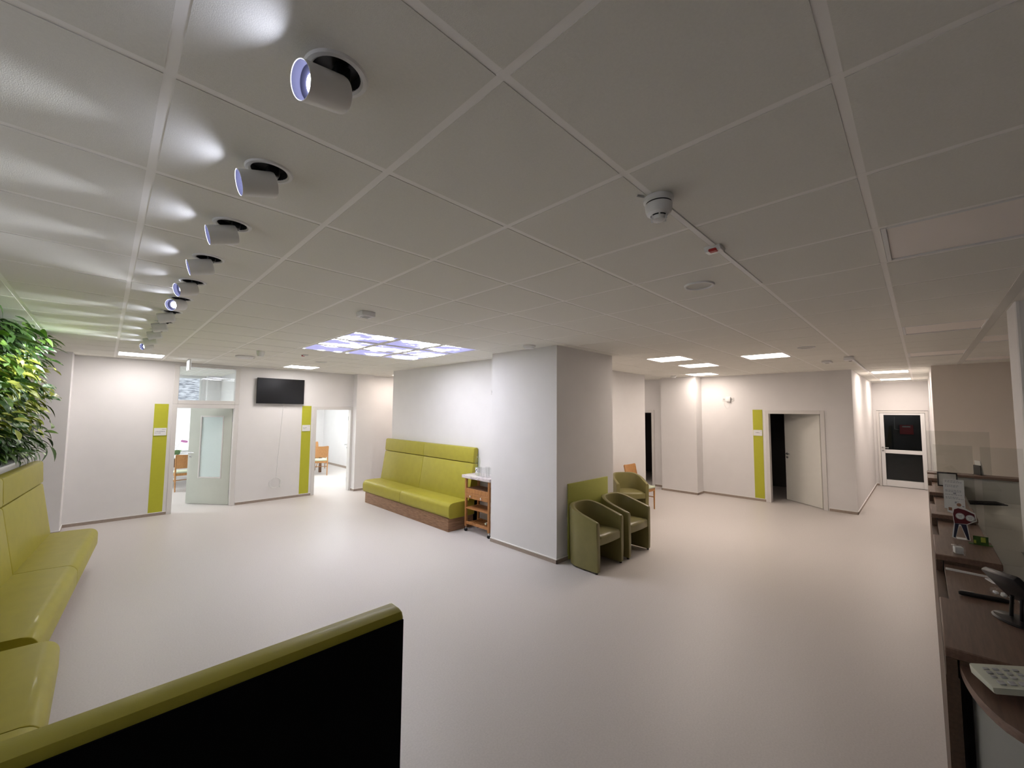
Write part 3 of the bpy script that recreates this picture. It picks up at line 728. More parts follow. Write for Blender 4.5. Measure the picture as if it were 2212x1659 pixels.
pts += [(-.12, -.008, .33), (-.20, -.008, .30)]
tube(q, [(-.015, -.005, .51)] + pts, 0.006, 6); obj('cable_coil', q, 'white', t)
q = B(); bx(q, .055, .085, -.018, -.004, .27, .33, .003, 1); obj('plug', q, 'white', t)

def stripe(label, ax, c, a0, a1, z0, z1, plate, lines):
    t = thing('lime_wall_panel', label, 'wall panel', (c, (a0 + a1) / 2, 0) if ax == 0 else ((a0 + a1) / 2, c, 0), 0, 'lime door panels')
    w = (a1 - a0) / 2; q = B()
    if ax == 1: bx(q, -w, w, -.006, 0, z0, z1)
    else: bx(q, -.006, 0, -w, w, z0, z1)
    obj('panel', q, 'limep', t)
    p0, p1, pz0, pz1 = plate; q = B(); cc = (a0 + a1) / 2
    if ax == 1: bx(q, p0 - cc, p1 - cc, -.020, -.006, pz0, pz1, .002, 1)
    else: bx(q, -.020, -.006, p0 - cc, p1 - cc, pz0, pz1, .002, 1)
    pl = obj('name_plate', q, 'white', t)
    q = B()
    for (u0, u1, v0, v1) in lines:      # fractions of the plate from its left as seen, v from its bottom
        zz0, zz1 = pz0 + v0 * (pz1 - pz0), pz0 + v1 * (pz1 - pz0)
        if ax == 1: bx(q, p0 - cc + u0 * (p1 - p0), p0 - cc + u1 * (p1 - p0), -.0206, -.020, zz0, zz1)
        else:
            ya, yb = p1 - cc - u0 * (p1 - p0), p1 - cc - u1 * (p1 - p0); bx(q, -.0206, -.020, min(ya, yb), max(ya, yb), zz0, zz1)
    obj('lettering', q, 'inkl', pl)
def words(u0, u1, v, h, n, seed):
    r_ = random.Random(seed); out = []; u = u0
    while u < u1:
        w = r_.uniform(.02, .05); out.append((u, min(u1, u + w), v, v + h * r_.choice([.7, 1, 1])))
        u += w + r_.choice([.008, .008, .03])
    return out
stripe('tall lime panel left of the glazed door, plate with three lines', 1, 8.0, 0.575, 0.775, 0.062, 2.047, (.585, .765, 1.462, 1.600), words(.62, .92, .78, .07, 0, 1) + words(.10, .88, .50, .09, 0, 2) + words(.10, .55, .30, .07, 0, 3))
stripe('tall lime panel between the television and the second doorway', 1, 8.0, 3.122, 3.320, 0.062, 2.047, (3.132, 3.305, 1.470, 1.610), words(.68, .92, .80, .05, 0, 4) + words(.10, .55, .55, .08, 0, 5) + words(.10, .50, .38, .08, 0, 6))
stripe('tall lime panel left of the open far door', 0, 10.44, 0.542, 0.735, 0.062, 2.043, (.552, .728, 1.455, 1.585), words(.25, .72, .48, .13, 0, 7) + words(.80, .93, .8, .05, 0, 8))
# lime board standing behind the tub chairs on the pillar
box_obj('lime_board', 4.385, 5.36, 1.392, 1.409, 0.004, 0.992, 'limeb', None, 0.002)
tag(bpy.data.objects['lime_board'], 'lime protective board on the pillar behind the two near tub chairs', 'board')
# sockets
def socket(label, loc, rz, n, name='wall_socket'):
    t = thing(name, label, 'socket', loc, rz)      # local: plate in xz, facing -y
    w = .0405 * n
    q = B(); bx(q, -w, w, -.011, 0, -.0405, .0405, .004, 1); obj('cover_plate', q, 'frame', t)
    for k in range(n):
        cx = (k - (n - 1) / 2) * .071
        q = B(); lathe(q, [(.0, .0115), (.019, .0115), (.020, .0135), (.0215, .0135), (.022, .011)], (cx, 0, 0), (0, -1, 0), 24); obj('socket_cup', q, 'grey', t)
    return t
socket('double wall socket high beside the pillar above the wall bench', (4.539, 3.05, 2.285), -PI / 2, 2)
socket('small data outlet on the far wall, left end of the cable loop', (10.439, 1.335, 2.285), -PI / 2, 1, 'data_outlet')
socket('double outlet on the far wall, right of the small white box', (10.439, 1.16, 2.285), -PI / 2, 1, 'data_outlet')
t = thing('junction_box', 'small white cube box on the far wall between two outlets', 'box', (10.44, 1.235, 2.285), 0)
box_obj('housing', -.055, 0, -.045, .045, -.05, .06, 'whitew', t, .005)
q = B(); tube(q, [(10.425, 1.335, 2.25), (10.42, 1.34, 2.18), (10.42, 1.30, 2.09), (10.42, 1.25, 2.075), (10.42, 1.215, 2.13), (10.415, 1.22, 2.24)], .0035, 6)
tag(obj('data_cable', q, 'white'), 'thin cable looping below the outlets on the far wall', 'cable')

# ================================================================== TUB CHAIRS
def tub_chair(label, loc, rz):
    # local: faces -Y; front edge of the arms at y=0, back at y=D; width W
    t = thing('tub_chair', label, 'armchair', loc, rz, 'olive leather tub chairs')
    W, D, th = 0.63, 0.55, 0.066
    def path(off):
        # outline of the U at inward offset off, from left arm front round the back to right arm front
        a = W / 2 - off; ys = 0.24; bdep = D - ys - off
        pts = [(-a, ys * k / 5) for k in range(5)]
        for k in range(25):
            an = PI - PI * k / 24
            pts.append((a * math.copysign(abs(math.cos(an)) ** .86, math.cos(an)), ys + bdep * abs(math.sin(an)) ** .86))
        pts += [(a, ys * (4 - k) / 5) for k in range(5)]
        return pts
    po, pi_ = path(0), path(th); n = len(po)
    def top(p):
        f = min(1, max(0, p[1] / (D - .05))); return 0.615 + 0.145 * (f ** .95)
    q = B(); rows = []
    for (xo, yo), (xi, yi) in zip(po, pi_):
        zt = top((xo, yo)); mx_, my_ = (xo + xi) / 2, (yo + yi) / 2
        flare = lambda z: 1 + 0.03 * (z - .4)
        sec = [(xo * .955, yo * .985, .022), (xo * .97, yo * .99, .20), (xo * flare(.5), yo, zt - .035), (xo * .75 + mx_ * .25, yo * .75 + my_ * .25, zt - .010), (mx_, my_, zt),
               (xi * .75 + mx_ * .25, yi * .75 + my_ * .25, zt - .010), (xi * 1.0, yi, zt - .035), (xi * .985, yi, .22), (xi * .97, yi * .99, .022)]
        rows.append([q.verts.new(v) for v in sec])
    S = len(rows[0])
    for a, c in zip(rows, rows[1:]):
        for k in range(S): q.faces.new((a[k], a[(k + 1) % S], c[(k + 1) % S], c[k]))
    q.faces.new(rows[0]); q.faces.new(list(reversed(rows[-1])))
    ed = [e for e in q.edges if len(e.link_faces) == 2 and (len(e.link_faces[0].verts) > 4) != (len(e.link_faces[1].verts) > 4)]
    bmesh.ops.bevel(q, geom=ed, offset=.012, segments=3, profile=.5, affect='EDGES', clamp_overlap=True)
    obj('shell', q, 'olive', t, angle=45)
    # seat cushion
    ins = [p for p in path(th - .004) if p[1] > 0.015]
    q = B(); cen = (0, .27); rings = []
    ol = [(ins[-1][0], .012)] + [(ins[-1][0] - (ins[-1][0] - ins[0][0]) * k / 8, .012 - .012 * math.sin(PI * k / 8)) for k in range(1, 8)] + [(ins[0][0], .012)]
    loop = ins + ol
    for (sc, z) in ((.95, .325), (1.0, .332), (1.0, .405), (.985, .425), (.93, .440), (.80, .450), (.5, .456), (.2, .458)):
        rings.append([q.verts.new((cen[0] + (x - cen[0]) * sc, cen[1] + (y - cen[1]) * sc, z)) for x, y in loop])
    N = len(loop)
    for a, c in zip(rings, rings[1:]):
        for k in range(N): q.faces.new((a[k], a[(k + 1) % N], c[(k + 1) % N], c[k]))
    q.faces.new(rings[-1]); q.faces.new(list(reversed(rings[0])))
    obj('seat', q, 'olive', t, angle=60)
    for (x, y) in ((-.28, .03), (.28, .03), (-.18, .45), (.18, .45)):
        q = B(); lathe(q, [(0, 0), (.016, 0), (.018, .024), (0, .024)], (x, y, 0), seg=14); obj('foot', q, 'black', t)
    return t
tc = tub_chair('olive leather tub chair nearest the pillar corner, before the lime board', (4.525, 0.832, 0), math.radians(0))
dup(tc, (5.275, 0.832, 0), 0, 'olive leather tub chair second from the pillar corner')
dup(tc, (7.07, 1.913, 0), math.radians(-40), 'olive leather tub chair farther back, half hidden behind the pillar')

# ================================================================== DINING CHAIRS
def dining_chair(label, loc, rz, group='beech dining chairs'):
    # local: faces -Y, seat centre at origin
    t = thing('dining_chair', label, 'chair', loc, rz, group)
    w, d = .42, .42
    q = B(); prism(q, [(-.20, -.215), (.20, -.215), (.215, -.195), (.19, .195), (-.19, .195), (-.215, -.195)], 2, .425, .465, .012, 3); obj('seat', q, 'sage', t)
    q = B(); bx(q, -.195, .195, -.20, -.178, .365, .425, .003, 1); bx(q, -.17, .17, .165, .185, .365, .425, .003, 1)
    bx(q, -.198, -.178, -.18, .17, .365, .425, .003, 1); bx(q, .178, .198, -.18, .17, .365, .425, .003, 1); obj('seat_rail', q, 'beech', t)
    for s in (-1, 1):
        q = B(); tube(q, [(s * .195, -.19, .43), (s * .193, -.19, .25), (s * .19, -.192, 0)], [.019, .017, .012], 10); obj('leg', q, 'beech', t)
        q = B(); tube(q, [(s * .185, .255, 0), (s * .185, .20, .25), (s * .185, .18, .44), (s * .190, .205, .64), (s * .200, .255, .865)], [.013, .017, .019, .016, .013], 10); obj('leg', q, 'beech', t)
        q = B(); tube(q, [(s * .19, -.185, .24), (s * .185, .19, .24)], .010, 8); obj('stretcher', q, 'beech', t)
    q = B(); tube(q, [(-.185, .0, .24), (.185, .0, .24)], .010, 8); obj('stretcher', q, 'beech', t)
    q = B(); rows = []
    for iz in range(7):
        z = .54 + .325 * iz / 6; rows.append([])
        for ix in range(9):
            u = ix / 8 * 2 - 1; y = .19 + .065 * ((z - .5) / .365) ** 1.3 + .028 * (1 - u * u)
            zz = z + (.012 * (u * u) if iz == 6 else 0)
            rows[-1].append((u * (.185 + .02 * (z - .5)), y, zz))
    F_ = [[q.verts.new((x, y - .007, z)) for x, y, z in r_] for r_ in rows]; K_ = [[q.verts.new((x, y + .007, z)) for x, y, z in r_] for r_ in rows]
    for A in (F_, K_):
        for a, c in zip(A, A[1:]):
            for k in range(8): q.faces.new((a[k], a[k + 1], c[k + 1], c[k]))
    for k in range(8):
        q.faces.new((F_[0][k], F_[0][k + 1], K_[0][k + 1], K_[0][k])); q.faces.new((F_[-1][k], F_[-1][k + 1], K_[-1][k + 1], K_[-1][k]))
    for k in range(6):
        q.faces.new((F_[k][0], F_[k + 1][0], K_[k + 1][0], K_[k][0])); q.faces.new((F_[k][-1], F_[k + 1][-1], K_[k + 1][-1], K_[k][-1]))
    obj('backrest', q, 'beech', t)
    return t
dc = dining_chair('beech dining chair with sage seat behind the tub chairs, right of the pillar', (7.78, 2.13, 0), math.radians(-4))
dup(dc, (1.36, 10.72, 0), PI + .06, 'beech dining chair seen through the gap beside the glazed door')
dup(dc, (4.66, 10.98, 0), PI - .35, 'beech dining chair in the second bright room, back turned to its doorway')
dup(dc, (5.02, 12.35, 0), .25, 'beech dining chair beyond the table in the second bright room')

def table(label, loc, sx, sy):
    t = thing('table', label, 'table', loc)
    box_obj('tabletop', -sx, sx, -sy, sy, .715, .75, 'whitew', t, .004)
    q = B(); i = .05
    bx(q, -sx + i, sx - i, -sy + i, -sy + i + .02, .50, .715); bx(q, -sx + i, sx - i, sy - i - .02, sy - i, .50, .715)
    bx(q, -sx + i, -sx + i + .02, -sy + i, sy - i, .50, .715); bx(q, sx - i - .02, sx - i, -sy + i, sy - i, .50, .715); obj('apron', q, 'tabw', t)
    for a in (-1, 1):
        for c in (-1, 1): box_obj('leg', a * (sx - .09) - .035, a * (sx - .09) + .035, c * (sy - .09) - .035, c * (sy - .09) + .035, 0, .51, 'tabw', t, .003)
    return t
table('white topped table with brown apron in the second bright room', (4.25, 11.72, 0), .66, .36)
table('white topped table in the first bright room, under the orchid', (1.30, 11.65, 0), .62, .50)
# orchid
t = thing('orchid', 'pink orchid in a green pot on the table of the first bright room', 'plant', (1.33, 11.95, .75))
q = B(); lathe(q, [(0, 0), (.055, 0), (.075, .02), (.082, .09), (.074, .115), (.066, .115), (.066, .09), (0, .088)], seg=24); obj('pot', q, 'potg', t)
q = B()
for a in range(6): leaf_geo(q, (0, 0, .10), (math.cos(a * 1.05), math.sin(a * 1.05), .35), (0, 0, 1), .16, .045, 'oval', .5)
obj('foliage', q, 'leafg', t)
for s in (-1, 1):
    q = B(); pts = [(0, 0, .09), (s * .03, 0, .26), (s * .10, .0, .36), (s * .19, 0, .34)]; tube(q, pts, .003, 6); st = obj('flower_stem', q, 'stem', t)
    q = B()
    for k in range(5):
        p = Vector(pts[2]).lerp(Vector(pts[3]), k / 4) if k else Vector(pts[2])
        for a in range(5): leaf_geo(q, p + Vector((0, -.02, -.01)), (math.cos(a * 1.257 + k), -.25, math.sin(a * 1.257 + k)), (0, -1, .2), .038, .03, 'oval', .1)
    obj('blossom', q, 'pink', st)

# ================================================================== TROLLEY
t = thing('serving_trolley', 'oak serving trolley with marble top between the wall bench and the pillar', 'trolley', (4.20, 3.10, 0))
X0, X1, Y0, Y1 = 0.0, 0.30, -0.325, 0.245     # local extents (x into the wall)
q = B(); bx(q, X0 - .03, X1 + .03, Y0 - .035, Y1 + .085, .862, .912, .008, 2); obj('marble_top', q, 'marble', t)
for x in (X0, X1 - .035):
    for y in (Y0, Y1 - .005): box_obj('leg', x, x + .035, y, y + .035, .085, .862, 'oak', t, .003)
q = B(); bx(q, X0 + .004, X0 + .022, Y0 + .035, Y1 - .005, .625, .70, .002, 1); bx(q, X1 - .022, X1 - .004, Y0 + .035, Y1 - .005, .545, .70, .002, 1)
bx(q, X0 + .03, X1 - .03, Y0 + .006, Y0 + .024, .545, .70, .002, 1); bx(q, X0 + .03, X1 - .03, Y1 + .006, Y1 + .024, .545, .70, .002, 1); bx(q, X0 + .022, X1 - .022, Y0 + .02, Y1 + .01, .545, .56)
obj('tray_frame', q, 'oak', t)
q = B(); bx(q, X0 - .004, X0 + .018, Y0 + .038, Y1 - .008, .545, .622, .004, 1); dr = obj('drawer', q, 'oak', t)
for y in (Y0 + .17, Y1 - .14):
    q = B(); lathe(q, [(0, 0), (.007, 0), (.007, .012), (.017, .018), (.017, .026), (.010, .031), (0, .031)], (X0 - .004, y, .584), (-1, 0, 0), 18); obj('knob', q, 'chrome', dr)
q = B(); bx(q, X0 + .02, X1 - .02, Y0 + .02, Y1 + .01, .690, .698); obj('tray_bottom', q, 'tabw', t)
q = B(); bx(q, X0 + .002, X1 - .002, Y0 + .02, Y1 + .012, .372, .392, .002, 1); obj('shelf', q, 'oak', t)
q = B(); bx(q, X0 + .004, X0 + .024, Y0 + .035, Y1 - .005, .125, .165, .002, 1); bx(q, X1 - .024, X1 - .004, Y0 + .035, Y1 - .005, .125, .165, .002, 1)
for k in range(9):
    y = Y0 + .05 + k * .058; bx(q, X0 + .02, X1 - .02, y, y + .022, .140, .156, .002, 1)
obj('slatted_shelf', q, 'oak', t)
for x in (X0 + .0175, X1 - .0175):
    for y in (Y0 + .0175, Y1 + .0125):
        q = B(); tube(q, [(x, y, .09), (x, y, .062)], .006, 10); bx(q, x - .014, x + .014, y - .014, y + .014, .040, .066, .004, 1); ca = obj('caster', q, 'chrome', t)
        q = B(); lathe(q, [(0, -.011), (.024, -.011), (.0275, -.007), (.0275, .007), (.024, .011), (0, .011)], (x, y, .0275), (.3, 1, 0), 22); obj('caster_wheel', q, 'black', ca)

def bottle(label, loc, rot=(0, 0, 0), cap='white', h=.335, wrap=True, name='water_bottle'):
    t = thing(name, label, 'bottle', loc); t.rotation_euler = rot
    q = B(); r = .041; k = h / .335
    lathe(q, [(0, .004), (.030, 0), (.039, .012), (r, .03), (r, .13 * k), (.036, .145 * k), (.034, .165 * k), (.040, .185 * k), (.0405, .225 * k), (.036, .26 * k), (.020, .295 * k), (.0135, .305 * k), (.0135, .32 * k)], seg=28)
    obj('bottle_body', q, 'petg', t)
    q = B(); lathe(q, [(0, .337 * k), (.0145, .336 * k), (.0155, .330 * k), (.0155, .316 * k), (.0137, .316 * k)], seg=20); obj('cap', q, cap, t)
    if wrap:
        q = B(); lathe(q, [(.0416, .045), (.0416, .125 * k)], seg=28); lb = obj('bottle_label', q, 'paper', t)
        q = B()
        for (a, z, s) in ((2.9, .075, .012), (3.5, .095, .010), (3.9, .07, .006), (2.5, .10, .006)):
            lathe(q, [(0, .0), (s, .0), (s, .0006), (0, .0006)], (math.cos(a) * .0417, math.sin(a) * .0417, z), (math.cos(a), math.sin(a), 0), 16)
        obj('print_mark', q, 'navy', lb)
    return t
bottle('clear plastic water bottle standing on the marble trolley top', (4.30, 3.17, .912), (0, 0, 0), 'petg', .345)
q = B()
def glass(label, loc):
    t = thing('drinking_glass', label, 'glass', loc, 0, 'drinking glasses on the trolley')
    q = B(); lathe(q, [(0, 0), (.028, 0), (.030, .004), (.035, .150), (.0335, .150), (.0285, .012), (0, .012)], seg=24); obj('glass_body', q, 'clear', t)
    return t
g0 = glass('drinking glass nearest the bottle on the trolley top', (4.26, 3.075, .912))
for (x, y, lb) in ((4.36, 3.00, 'drinking glass at the back of the trolley top, second from the bottle'), (4.24, 2.975, 'drinking glass at the front edge in the middle of the trolley top'),
                   (4.33, 2.90, 'drinking glass in the middle back row of the trolley top'), (4.25, 2.87, 'drinking glass second from the pillar on the trolley top'), (4.34, 2.80, 'drinking glass nearest the pillar on the trolley top')):
    dup(g0, (x, y, .912), 0, lb)
bottle('clear bottle lying on the lowest trolley shelf, pale cap towards the room', (4.455, 2.905, .199), (0, -PI / 2, .04), 'sage', .22, False)
bottle('clear bottle lying on the lowest trolley shelf, blue cap towards the room', (4.455, 2.818, .199), (0, -PI / 2, 0), 'petb', .22, False)

# ================================================================== RECEPTION COUNTER
t = thing('reception_counter', 'long walnut reception counter with raised ledges along the right edge', 'counter', (0, 0, 0))
YF = -2.018
q = B(); bx(q, 2.06, 8.20, YF - .034, YF, 0, 1.055); obj('front_panel', q, 'dwal', t)
q = B()   # lower top with rounded near end
pl = [(8.2, YF - .034), (2.30, YF - .034), (2.10, YF - .034)]
for k in range(13):
    a = PI / 2 + (PI / 2) * k / 12; pl.append((2.10 + .33 * math.cos(a), YF - .034 - .50 + .50 * math.sin(a)))
pl += [(1.77, -2.95), (8.2, -2.95)]
pl2 = []
for (x, y) in pl: pl2.append((x, y))
lowtop = [(x, y) for (x, y) in pl if y > -2.30] 
plx = [(8.2, YF - .034), (2.12, YF - .034)]
for k in range(13):
    a = PI / 2 + (PI / 2) * k / 12; plx.append((2.12 + .41 * math.cos(a), YF - .034 - .15 + .15 * math.sin(a)))
plx += [(1.71, -2.62), (2.30, -2.62), (2.42, -2.275), (8.2, -2.275)]
prism(q, plx, 2, 1.073, 1.100, .003, 1); obj('lower_top', q, 'walnut', t)
q = B()
for (a, c) in zip(plx[1:], plx[2:16]):
    pass
sk = [(x + .05 if x < 2.15 else x, y - .03) for (x, y) in plx[1:16]]
lo_ = [q.verts.new((x, y, 0.0)) for x, y in sk]; hi_ = [q.verts.new((x, y, 1.073)) for x, y in sk]
for k in range(len(sk) - 1): q.faces.new((lo_[k], lo_[k + 1], hi_[k + 1], hi_[k]))
bmesh.ops.solidify(q, geom=q.faces[:], thickness=.018); obj('end_panel', q, 'desk', t)
for k, (a, c) in enumerate(((2.06, 2.62), (3.42, 3.97), (4.80, 5.32), (6.15, 6.66), (7.50, 7.98))):
    q = B(); bx(q, a, c, -2.275, YF, 1.115, 1.150, .004, 1); lg = obj('ledge', q, 'walnut', t)
    q = B(); bx(q, a, a + .03, -2.262, YF - .036, 1.100, 1.115); bx(q, c - .03, c, -2.262, YF - .036, 1.100, 1.115); bx(q, a, c, YF - .03, YF - .002, 1.055, 1.115); obj('ledge_support', q, 'dwal', lg)
q = B(); bx(q, 8.20, 8.46, -3.3, YF, 1.115, 1.150, .004, 1); lg = obj('ledge', q, 'walnut', t)
q = B(); bx(q, 8.22, 8.26, -3.3, YF - .004, 0, 1.115); obj('return_panel', q, 'desk', t)
q = B(); bx(q, 8.44, 8.455, -3.3, YF - .01, 0, 1.115); obj('outer_panel', q, 'dwal', t)
q = B()
for (a, c, e) in ((2.45, 3.397, -3.05), (3.403, 4.85, -3.05), (4.85, 5.40, -2.535), (5.40, 6.357, -3.05), (6.363, 7.867, -3.05), (7.873, 8.215, -3.05)): bx(q, a, c, e, -2.302, .80, .828, .002, 1)
obj('desktop', q, 'desk', t)
q = B(); bx(q, 2.45, 8.2, -2.30, -2.28, 0, 1.073); obj('modesty_panel', q, 'desk', t)
for x in (2.5, 3.4, 4.8, 6.36, 7.87): box_obj('desk_leg', x - .02, x + .02, -3.0, -2.92, 0, .80, 'steel', t)

# acrylic screens
def screen(x, y0_, y1_, z0, z1, label):
    t = thing('acrylic_screen', label, 'screen', (x, 0, z0), 0, 'clear screens on the reception counter')
    q = B(); bx(q, -.003, .003, y0_, y1_, .012, z1 - z0, .001, 1); obj('sheet', q, 'acryl', t)
    q = B(); bx(q, .003, .06, y1_ - .16, y1_ - .15, 0, .035); bx(q, .003, .06, y0_ + .08, y0_ + .09, 0, .035); obj('stand_foot', q, 'acryl', t)
screen(4.84, -2.27, -2.05, 1.150, 1.715, 'nearer clear acrylic screen on the counter, information sheet on it')
screen(8.26, -2.62, -2.03, 1.150, 1.735, 'farther clear acrylic screen on the counter return')
q = B(); bx(q, 0, .003, -2.525, -2.31, .829, 1.71, .001, 1)
o = obj('acrylic_screen', q, 'acryl', None, loc=(4.84, 0, 0)); tag(o, 'clear acrylic divider standing on the desk behind the information sheet', 'screen')

# information sheet on the nearer screen
t = thing('information_sheet', 'white printed information sheet fixed to the nearer clear screen', 'paper', (4.832, -2.155, 1.203))
q = B(); bx(q, 0, .0015, -.058, .058, 0, .235); obj('sheet', q, 'paper', t)
q = B(); r_ = random.Random(5)
for z in (.222, .211, .185, .175, .145, .135, .11, .09, .08):
    y = .048; e = r_.uniform(-.050, -.015)
    while y > e:
        w = r_.uniform(.005, .014); bx(q, -.0006, 0, max(e, y - w), y, z, z + .004); y -= w + .004
bx(q, -.0006, 0, -.012, .004, .118, .13); bx(q, -.0006, 0, -.025, -.002, .045, .06); bx(q, -.0006, 0, -.052, -.032, .02, .03)
obj('lettering', q, 'inkl', t)
# black framed tray of papers on the far ledge
t = thing('document_frame', 'black framed document holder on the counter, behind the information sheet', 'document holder', (6.72, -2.172, 1.15), 0)
q = B(); bx(q, 0, .012, -.08, .08, .0, .014, .003, 1); bx(q, 0, .012, -.08, .08, .146, .16, .003, 1); bx(q, 0, .012, -.08, -.068, .014, .146, .003, 1); bx(q, 0, .012, .068, .08, .014, .146, .003, 1); bx(q, .012, .09, -.05, .05, 0, .006); obj('frame', q, 'black', t)
q = B(); bx(q, .006, .010, -.068, .068, .014, .146); obj('inserted_page', q, 'paper', t)
# printed cut-out figure
t = thing('cutout_figure', 'small printed cardboard figure of a man holding two round discs, on the second ledge', 'display figure', (3.93, -2.155, 1.15), 0)
def outline(q, pts, x0_, x1_): prism(q, [(y * .72, z) for y, z in pts], 0, x0_, x1_)
q = B(); outline(q, [(.048, .0), (.070, .008), (.052, .10), (.058, .16), (.088, .172), (.086, .205), (.055, .20), (.032, .212), (.026, .238), (.002, .238), (-.006, .212), (-.03, .200), (-.082, .178), (-.090, .130), (-.03, .100), (-.045, .0), (-.020, .0), (.008, .085), (.02, .085)], 0, .004); obj('card', q, 'paper', t)
q = B(); outline(q, [(.048, .10), (.054, .16), (.046, .190), (.02, .200), (-.02, .193), (-.076, .172), (-.082, .135), (-.028, .104)], -.0006, 0); obj('printed_jacket', q, 'cloth_red', t)
q = B(); outline(q, [(.046, .10), (.060, .010), (.048, .006), (.022, .095), (.010, .095), (-.026, .004), (-.038, .004), (-.024, .10)], -.0008, 0); obj('printed_trousers', q, 'navy', t)
q = B(); lathe(q, [(0, 0), (.0105, 0), (.0105, .0008), (0, .0008)], (0, .010, .222), (-1, 0, 0), 18); bx(q, -.0006, 0, .042, .058, .180, .200); obj('printed_face', q, 'skin', t)
for (y, z) in ((.008, .150), (-.036, .144)):
    q = B(); lathe(q, [(0, 0), (.020, 0), (.020, .004), (0, .004)], (-.001, y, z), (-1, 0, 0), 28); d_ = obj('round_disc', q, 'paper', t)
    q = B(); lathe(q, [(.0165, .0045), (.0185, .0045)], (-.001, y, z), (-1, 0, 0), 28); bx(q, -.0056, -.005, y - .010, y + .010, z + .003, z + .006); bx(q, -.0056, -.005, y - .007, y + .007, z - .006, z - .003); obj('disc_print', q, 'inkl', d_)
q = B(); bx(q, 0, .05, -.02, .03, 0, .003); obj('card_foot', q, 'paper', t)
# green leaflet and cube
t = thing('leaflet', 'dark green leaflet standing beside the cardboard figure', 'leaflet', (3.84, -2.225, 1.15), .1)
q = B(); bx(q, 0, .003, -.032, .032, 0, .055); obj('card', q, 'leafd', t); q = B(); bx(q, .003, .04, -.05, .05, 0, .003); obj('card_foot', q, 'leafd', t)
q = B(); bx(q, -.001, 0, -.02, .0, .02, .05); bx(q, -.001, 0, .02, .03, .01, .03); obj('printed_patch', q, 'leafl', t)
t = thing('acrylic_cube', 'small clear cube on the second counter ledge', 'cube', (3.50, -2.115, 1.15), .2)
q = B(); bx(q, -.025, .025, -.025, .025, 0, .05, .004, 2); obj('block', q, 'clear', t); q = B(); bx(q, -.018, .018, -.018, .018, .006, .044, .002, 1); obj('paper_filling', q, 'paper', t)
# brochure holder on the return
t = thing('brochure_holder', 'brochure holder with leaflets on the far counter return', 'brochure holder', (8.40, -2.52, 1.15), .5)
q = B(); bx(q, -.06, .06, -.03, .03, 0, .006); bx(q, -.06, .06, .018, .024, 0, .13); obj('stand', q, 'black', t)
q = B(); prism(q, [(-.02, .01), (-.01, .01), (.018, .19), (.008, .19)], 0, -.05, .05); obj('leaflets', q, 'paper', t)
q = B(); prism(q, [(-.022, .03), (-.0205, .03), (-.006, .12), (-.0075, .12)], 0, -.03, .02); obj('cover_picture', q, 'grey', t)
# writing things near the camera
t = thing('ballpoint_pen', 'thick black pen lying across the first ledge', 'pen', (2.89, -2.170, 1.100), math.radians(-80))
q = B(); tube(q, [(-.085, 0, .011), (-.075, 0, .011), (.05, 0, .011), (.078, 0, .009), (.090, 0, .007)], [.006, .010, .0105, .008, .003], 14); obj('barrel', q, 'black', t)
q = B(); bx(q, -.08, -.035, -.0025, .0025, .0215, .0245, .001, 1); obj('clip', q, 'steel', t)
t = thing('paper_strip', 'folded white paper strip lying just before the second ledge', 'paper', (3.31, -2.14, 1.100), math.radians(-92))
q = B(); prism(q, [(-.085, 0), (.085, 0), (.085, .002), (-.085, .004)], 1, -.018, .018); obj('strip', q, 'paper', t)
q = B(); bx(q, -.075, .06, -.010, -.008, .0035, .0045); obj('printed_line', q, 'inkl', t)
t = thing('paper_scrap', 'crumpled white slip beside the folded strip on the counter', 'paper', (3.22, -2.235, 1.100), .5)
q = B(); pts = [(-.05, -.02), (.0, -.03), (.055, -.012), (.05, .018), (-.01, .028), (-.045, .015)]; prism(q, pts, 2, .0, .006, .002, 1); obj('slip', q, 'paper', t)
t = thing('plastic_sachet', 'shiny clear sachet of sweets by the monitor foot', 'sachet', (2.98, -2.225, 1.100), .4)
q = B(); bmesh.ops.create_icosphere(q, subdivisions=3, radius=1)
for v in q.verts:
    n_ = .82 + .22 * math.sin(v.co.x * 7 + v.co.y * 5) * math.cos(v.co.z * 6 + v.co.y * 4); v.co = Vector((v.co.x * .05 * n_, v.co.y * .035 * n_, .022 + v.co.z * .022 * n_))
obj('bag', q, 'clear', t)
q = B()
for (x, y) in ((-.02, 0), (.015, .008), (.0, -.012)): bx(q, x - .011, x + .011, y - .007, y + .007, .010, .022, .003, 1)
obj('wrapped_sweets', q, 'paper', t)
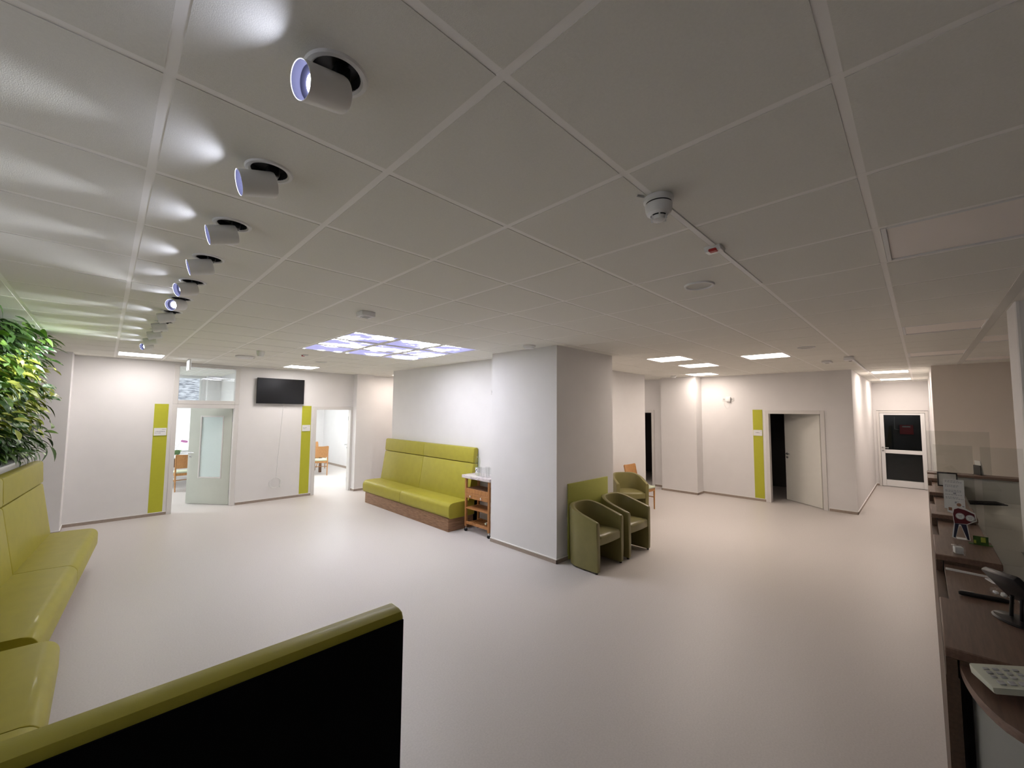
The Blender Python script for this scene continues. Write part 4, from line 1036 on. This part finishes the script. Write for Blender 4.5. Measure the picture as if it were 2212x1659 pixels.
# payment terminal style screen on a stand
t = thing('tilted_screen', 'small black tilted screen on an oval foot at the right edge', 'screen', (2.51, -2.228, 1.15), math.radians(30))
q = B(); lathe(q, [(0, 0), (.085, 0), (.088, .004), (.080, .010), (.02, .014), (0, .014)], seg=32); 
for v in q.verts: v.co.y *= .62
obj('foot', q, 'black', t)
q = B(); tube(q, [(-.02, 0, .01), (-.035, .005, .10)], .006, 8); tube(q, [(.025, 0, .01), (.0, .01, .10)], .006, 8); obj('stem', q, 'black', t)
q = B(); bx(q, -.09, .09, -.012, .012, -.065, .065, .008, 2); rot_bm(q, q.verts[:], Matrix.Translation((-.01, .01, .135)) @ Matrix.Rotation(math.radians(-38), 4, 'X') @ Matrix.Rotation(.15, 4, 'Y')); sc = obj('housing', q, 'black', t)
q = B(); bx(q, -.08, .08, -.0135, -.012, -.055, .055); rot_bm(q, q.verts[:], Matrix.Translation((-.01, .01, .135)) @ Matrix.Rotation(math.radians(-38), 4, 'X') @ Matrix.Rotation(.15, 4, 'Y')); obj('display', q, 'screen', sc)
t = thing('desk_keyboard', 'slim black keyboard on the grey desk beyond the information sheet', 'keyboard', (7.94, -2.50, .829), math.radians(-55))
q = B(); prism(q, [(-.075, 0), (.075, 0), (.075, .022), (-.075, .010)], 0, -.21, .21); kb = obj('keyboard_body', q, 'black', t)
q = B()
for i in range(12):
    for j in range(4): bx(q, -.19 + i * .032, -.19 + i * .032 + .026, -.055 + j * .03, -.055 + j * .03 + .024, .014 + j * .0022, .021 + j * .0022)
obj('keys', q, 'black', kb)
# telephone handset nearest the camera
t = thing('telephone', 'cream desk telephone with grey buttons on the near rounded counter end', 'telephone', (1.968, -2.200, 1.138), math.radians(-68))
t.rotation_euler = (0, math.radians(-9), math.radians(-68))
q = B(); prism(q, [(-.055, 0), (.055, 0), (.055, .030), (-.055, .018)], 0, -.115, .165, .006, 2); ph = obj('phone_body', q, mat('cream_plastic', (0.62, 0.63, 0.52), 0.5), t)
q = B(); rm = Matrix.Translation((0, 0, .0245)) @ Matrix.Rotation(math.radians(6.2), 4, 'X')
def pk(x0_, x1_, y0_, y1_, h=.0035):
    n0 = len(q.verts); bx(q, x0_, x1_, y0_, y1_, 0, h, .0012, 1); q.verts.ensure_lookup_table(); rot_bm(q, q.verts[n0:], rm)
for i in range(4):
    for j in range(3): pk(-.092 + i * .023, -.092 + i * .023 + .014, -.012 + j * .018, -.012 + j * .018 + .010)
for i in range(4): pk(-.090 + i * .024, -.090 + i * .024 + .016, -.042, -.026, .004)
for (x, y) in ((.010, .02), (.012, -.02), (.028, -.035), (.044, -.035)): pk(x, x + .011, y, y + .010)
obj('button', q, 'grey', ph); q = B(); n0 = 0; bx(q, .03, .15, -.015, .042, 0, .002, .001, 1); rot_bm(q, q.verts[:], rm); obj('display', q, 'screen', ph)
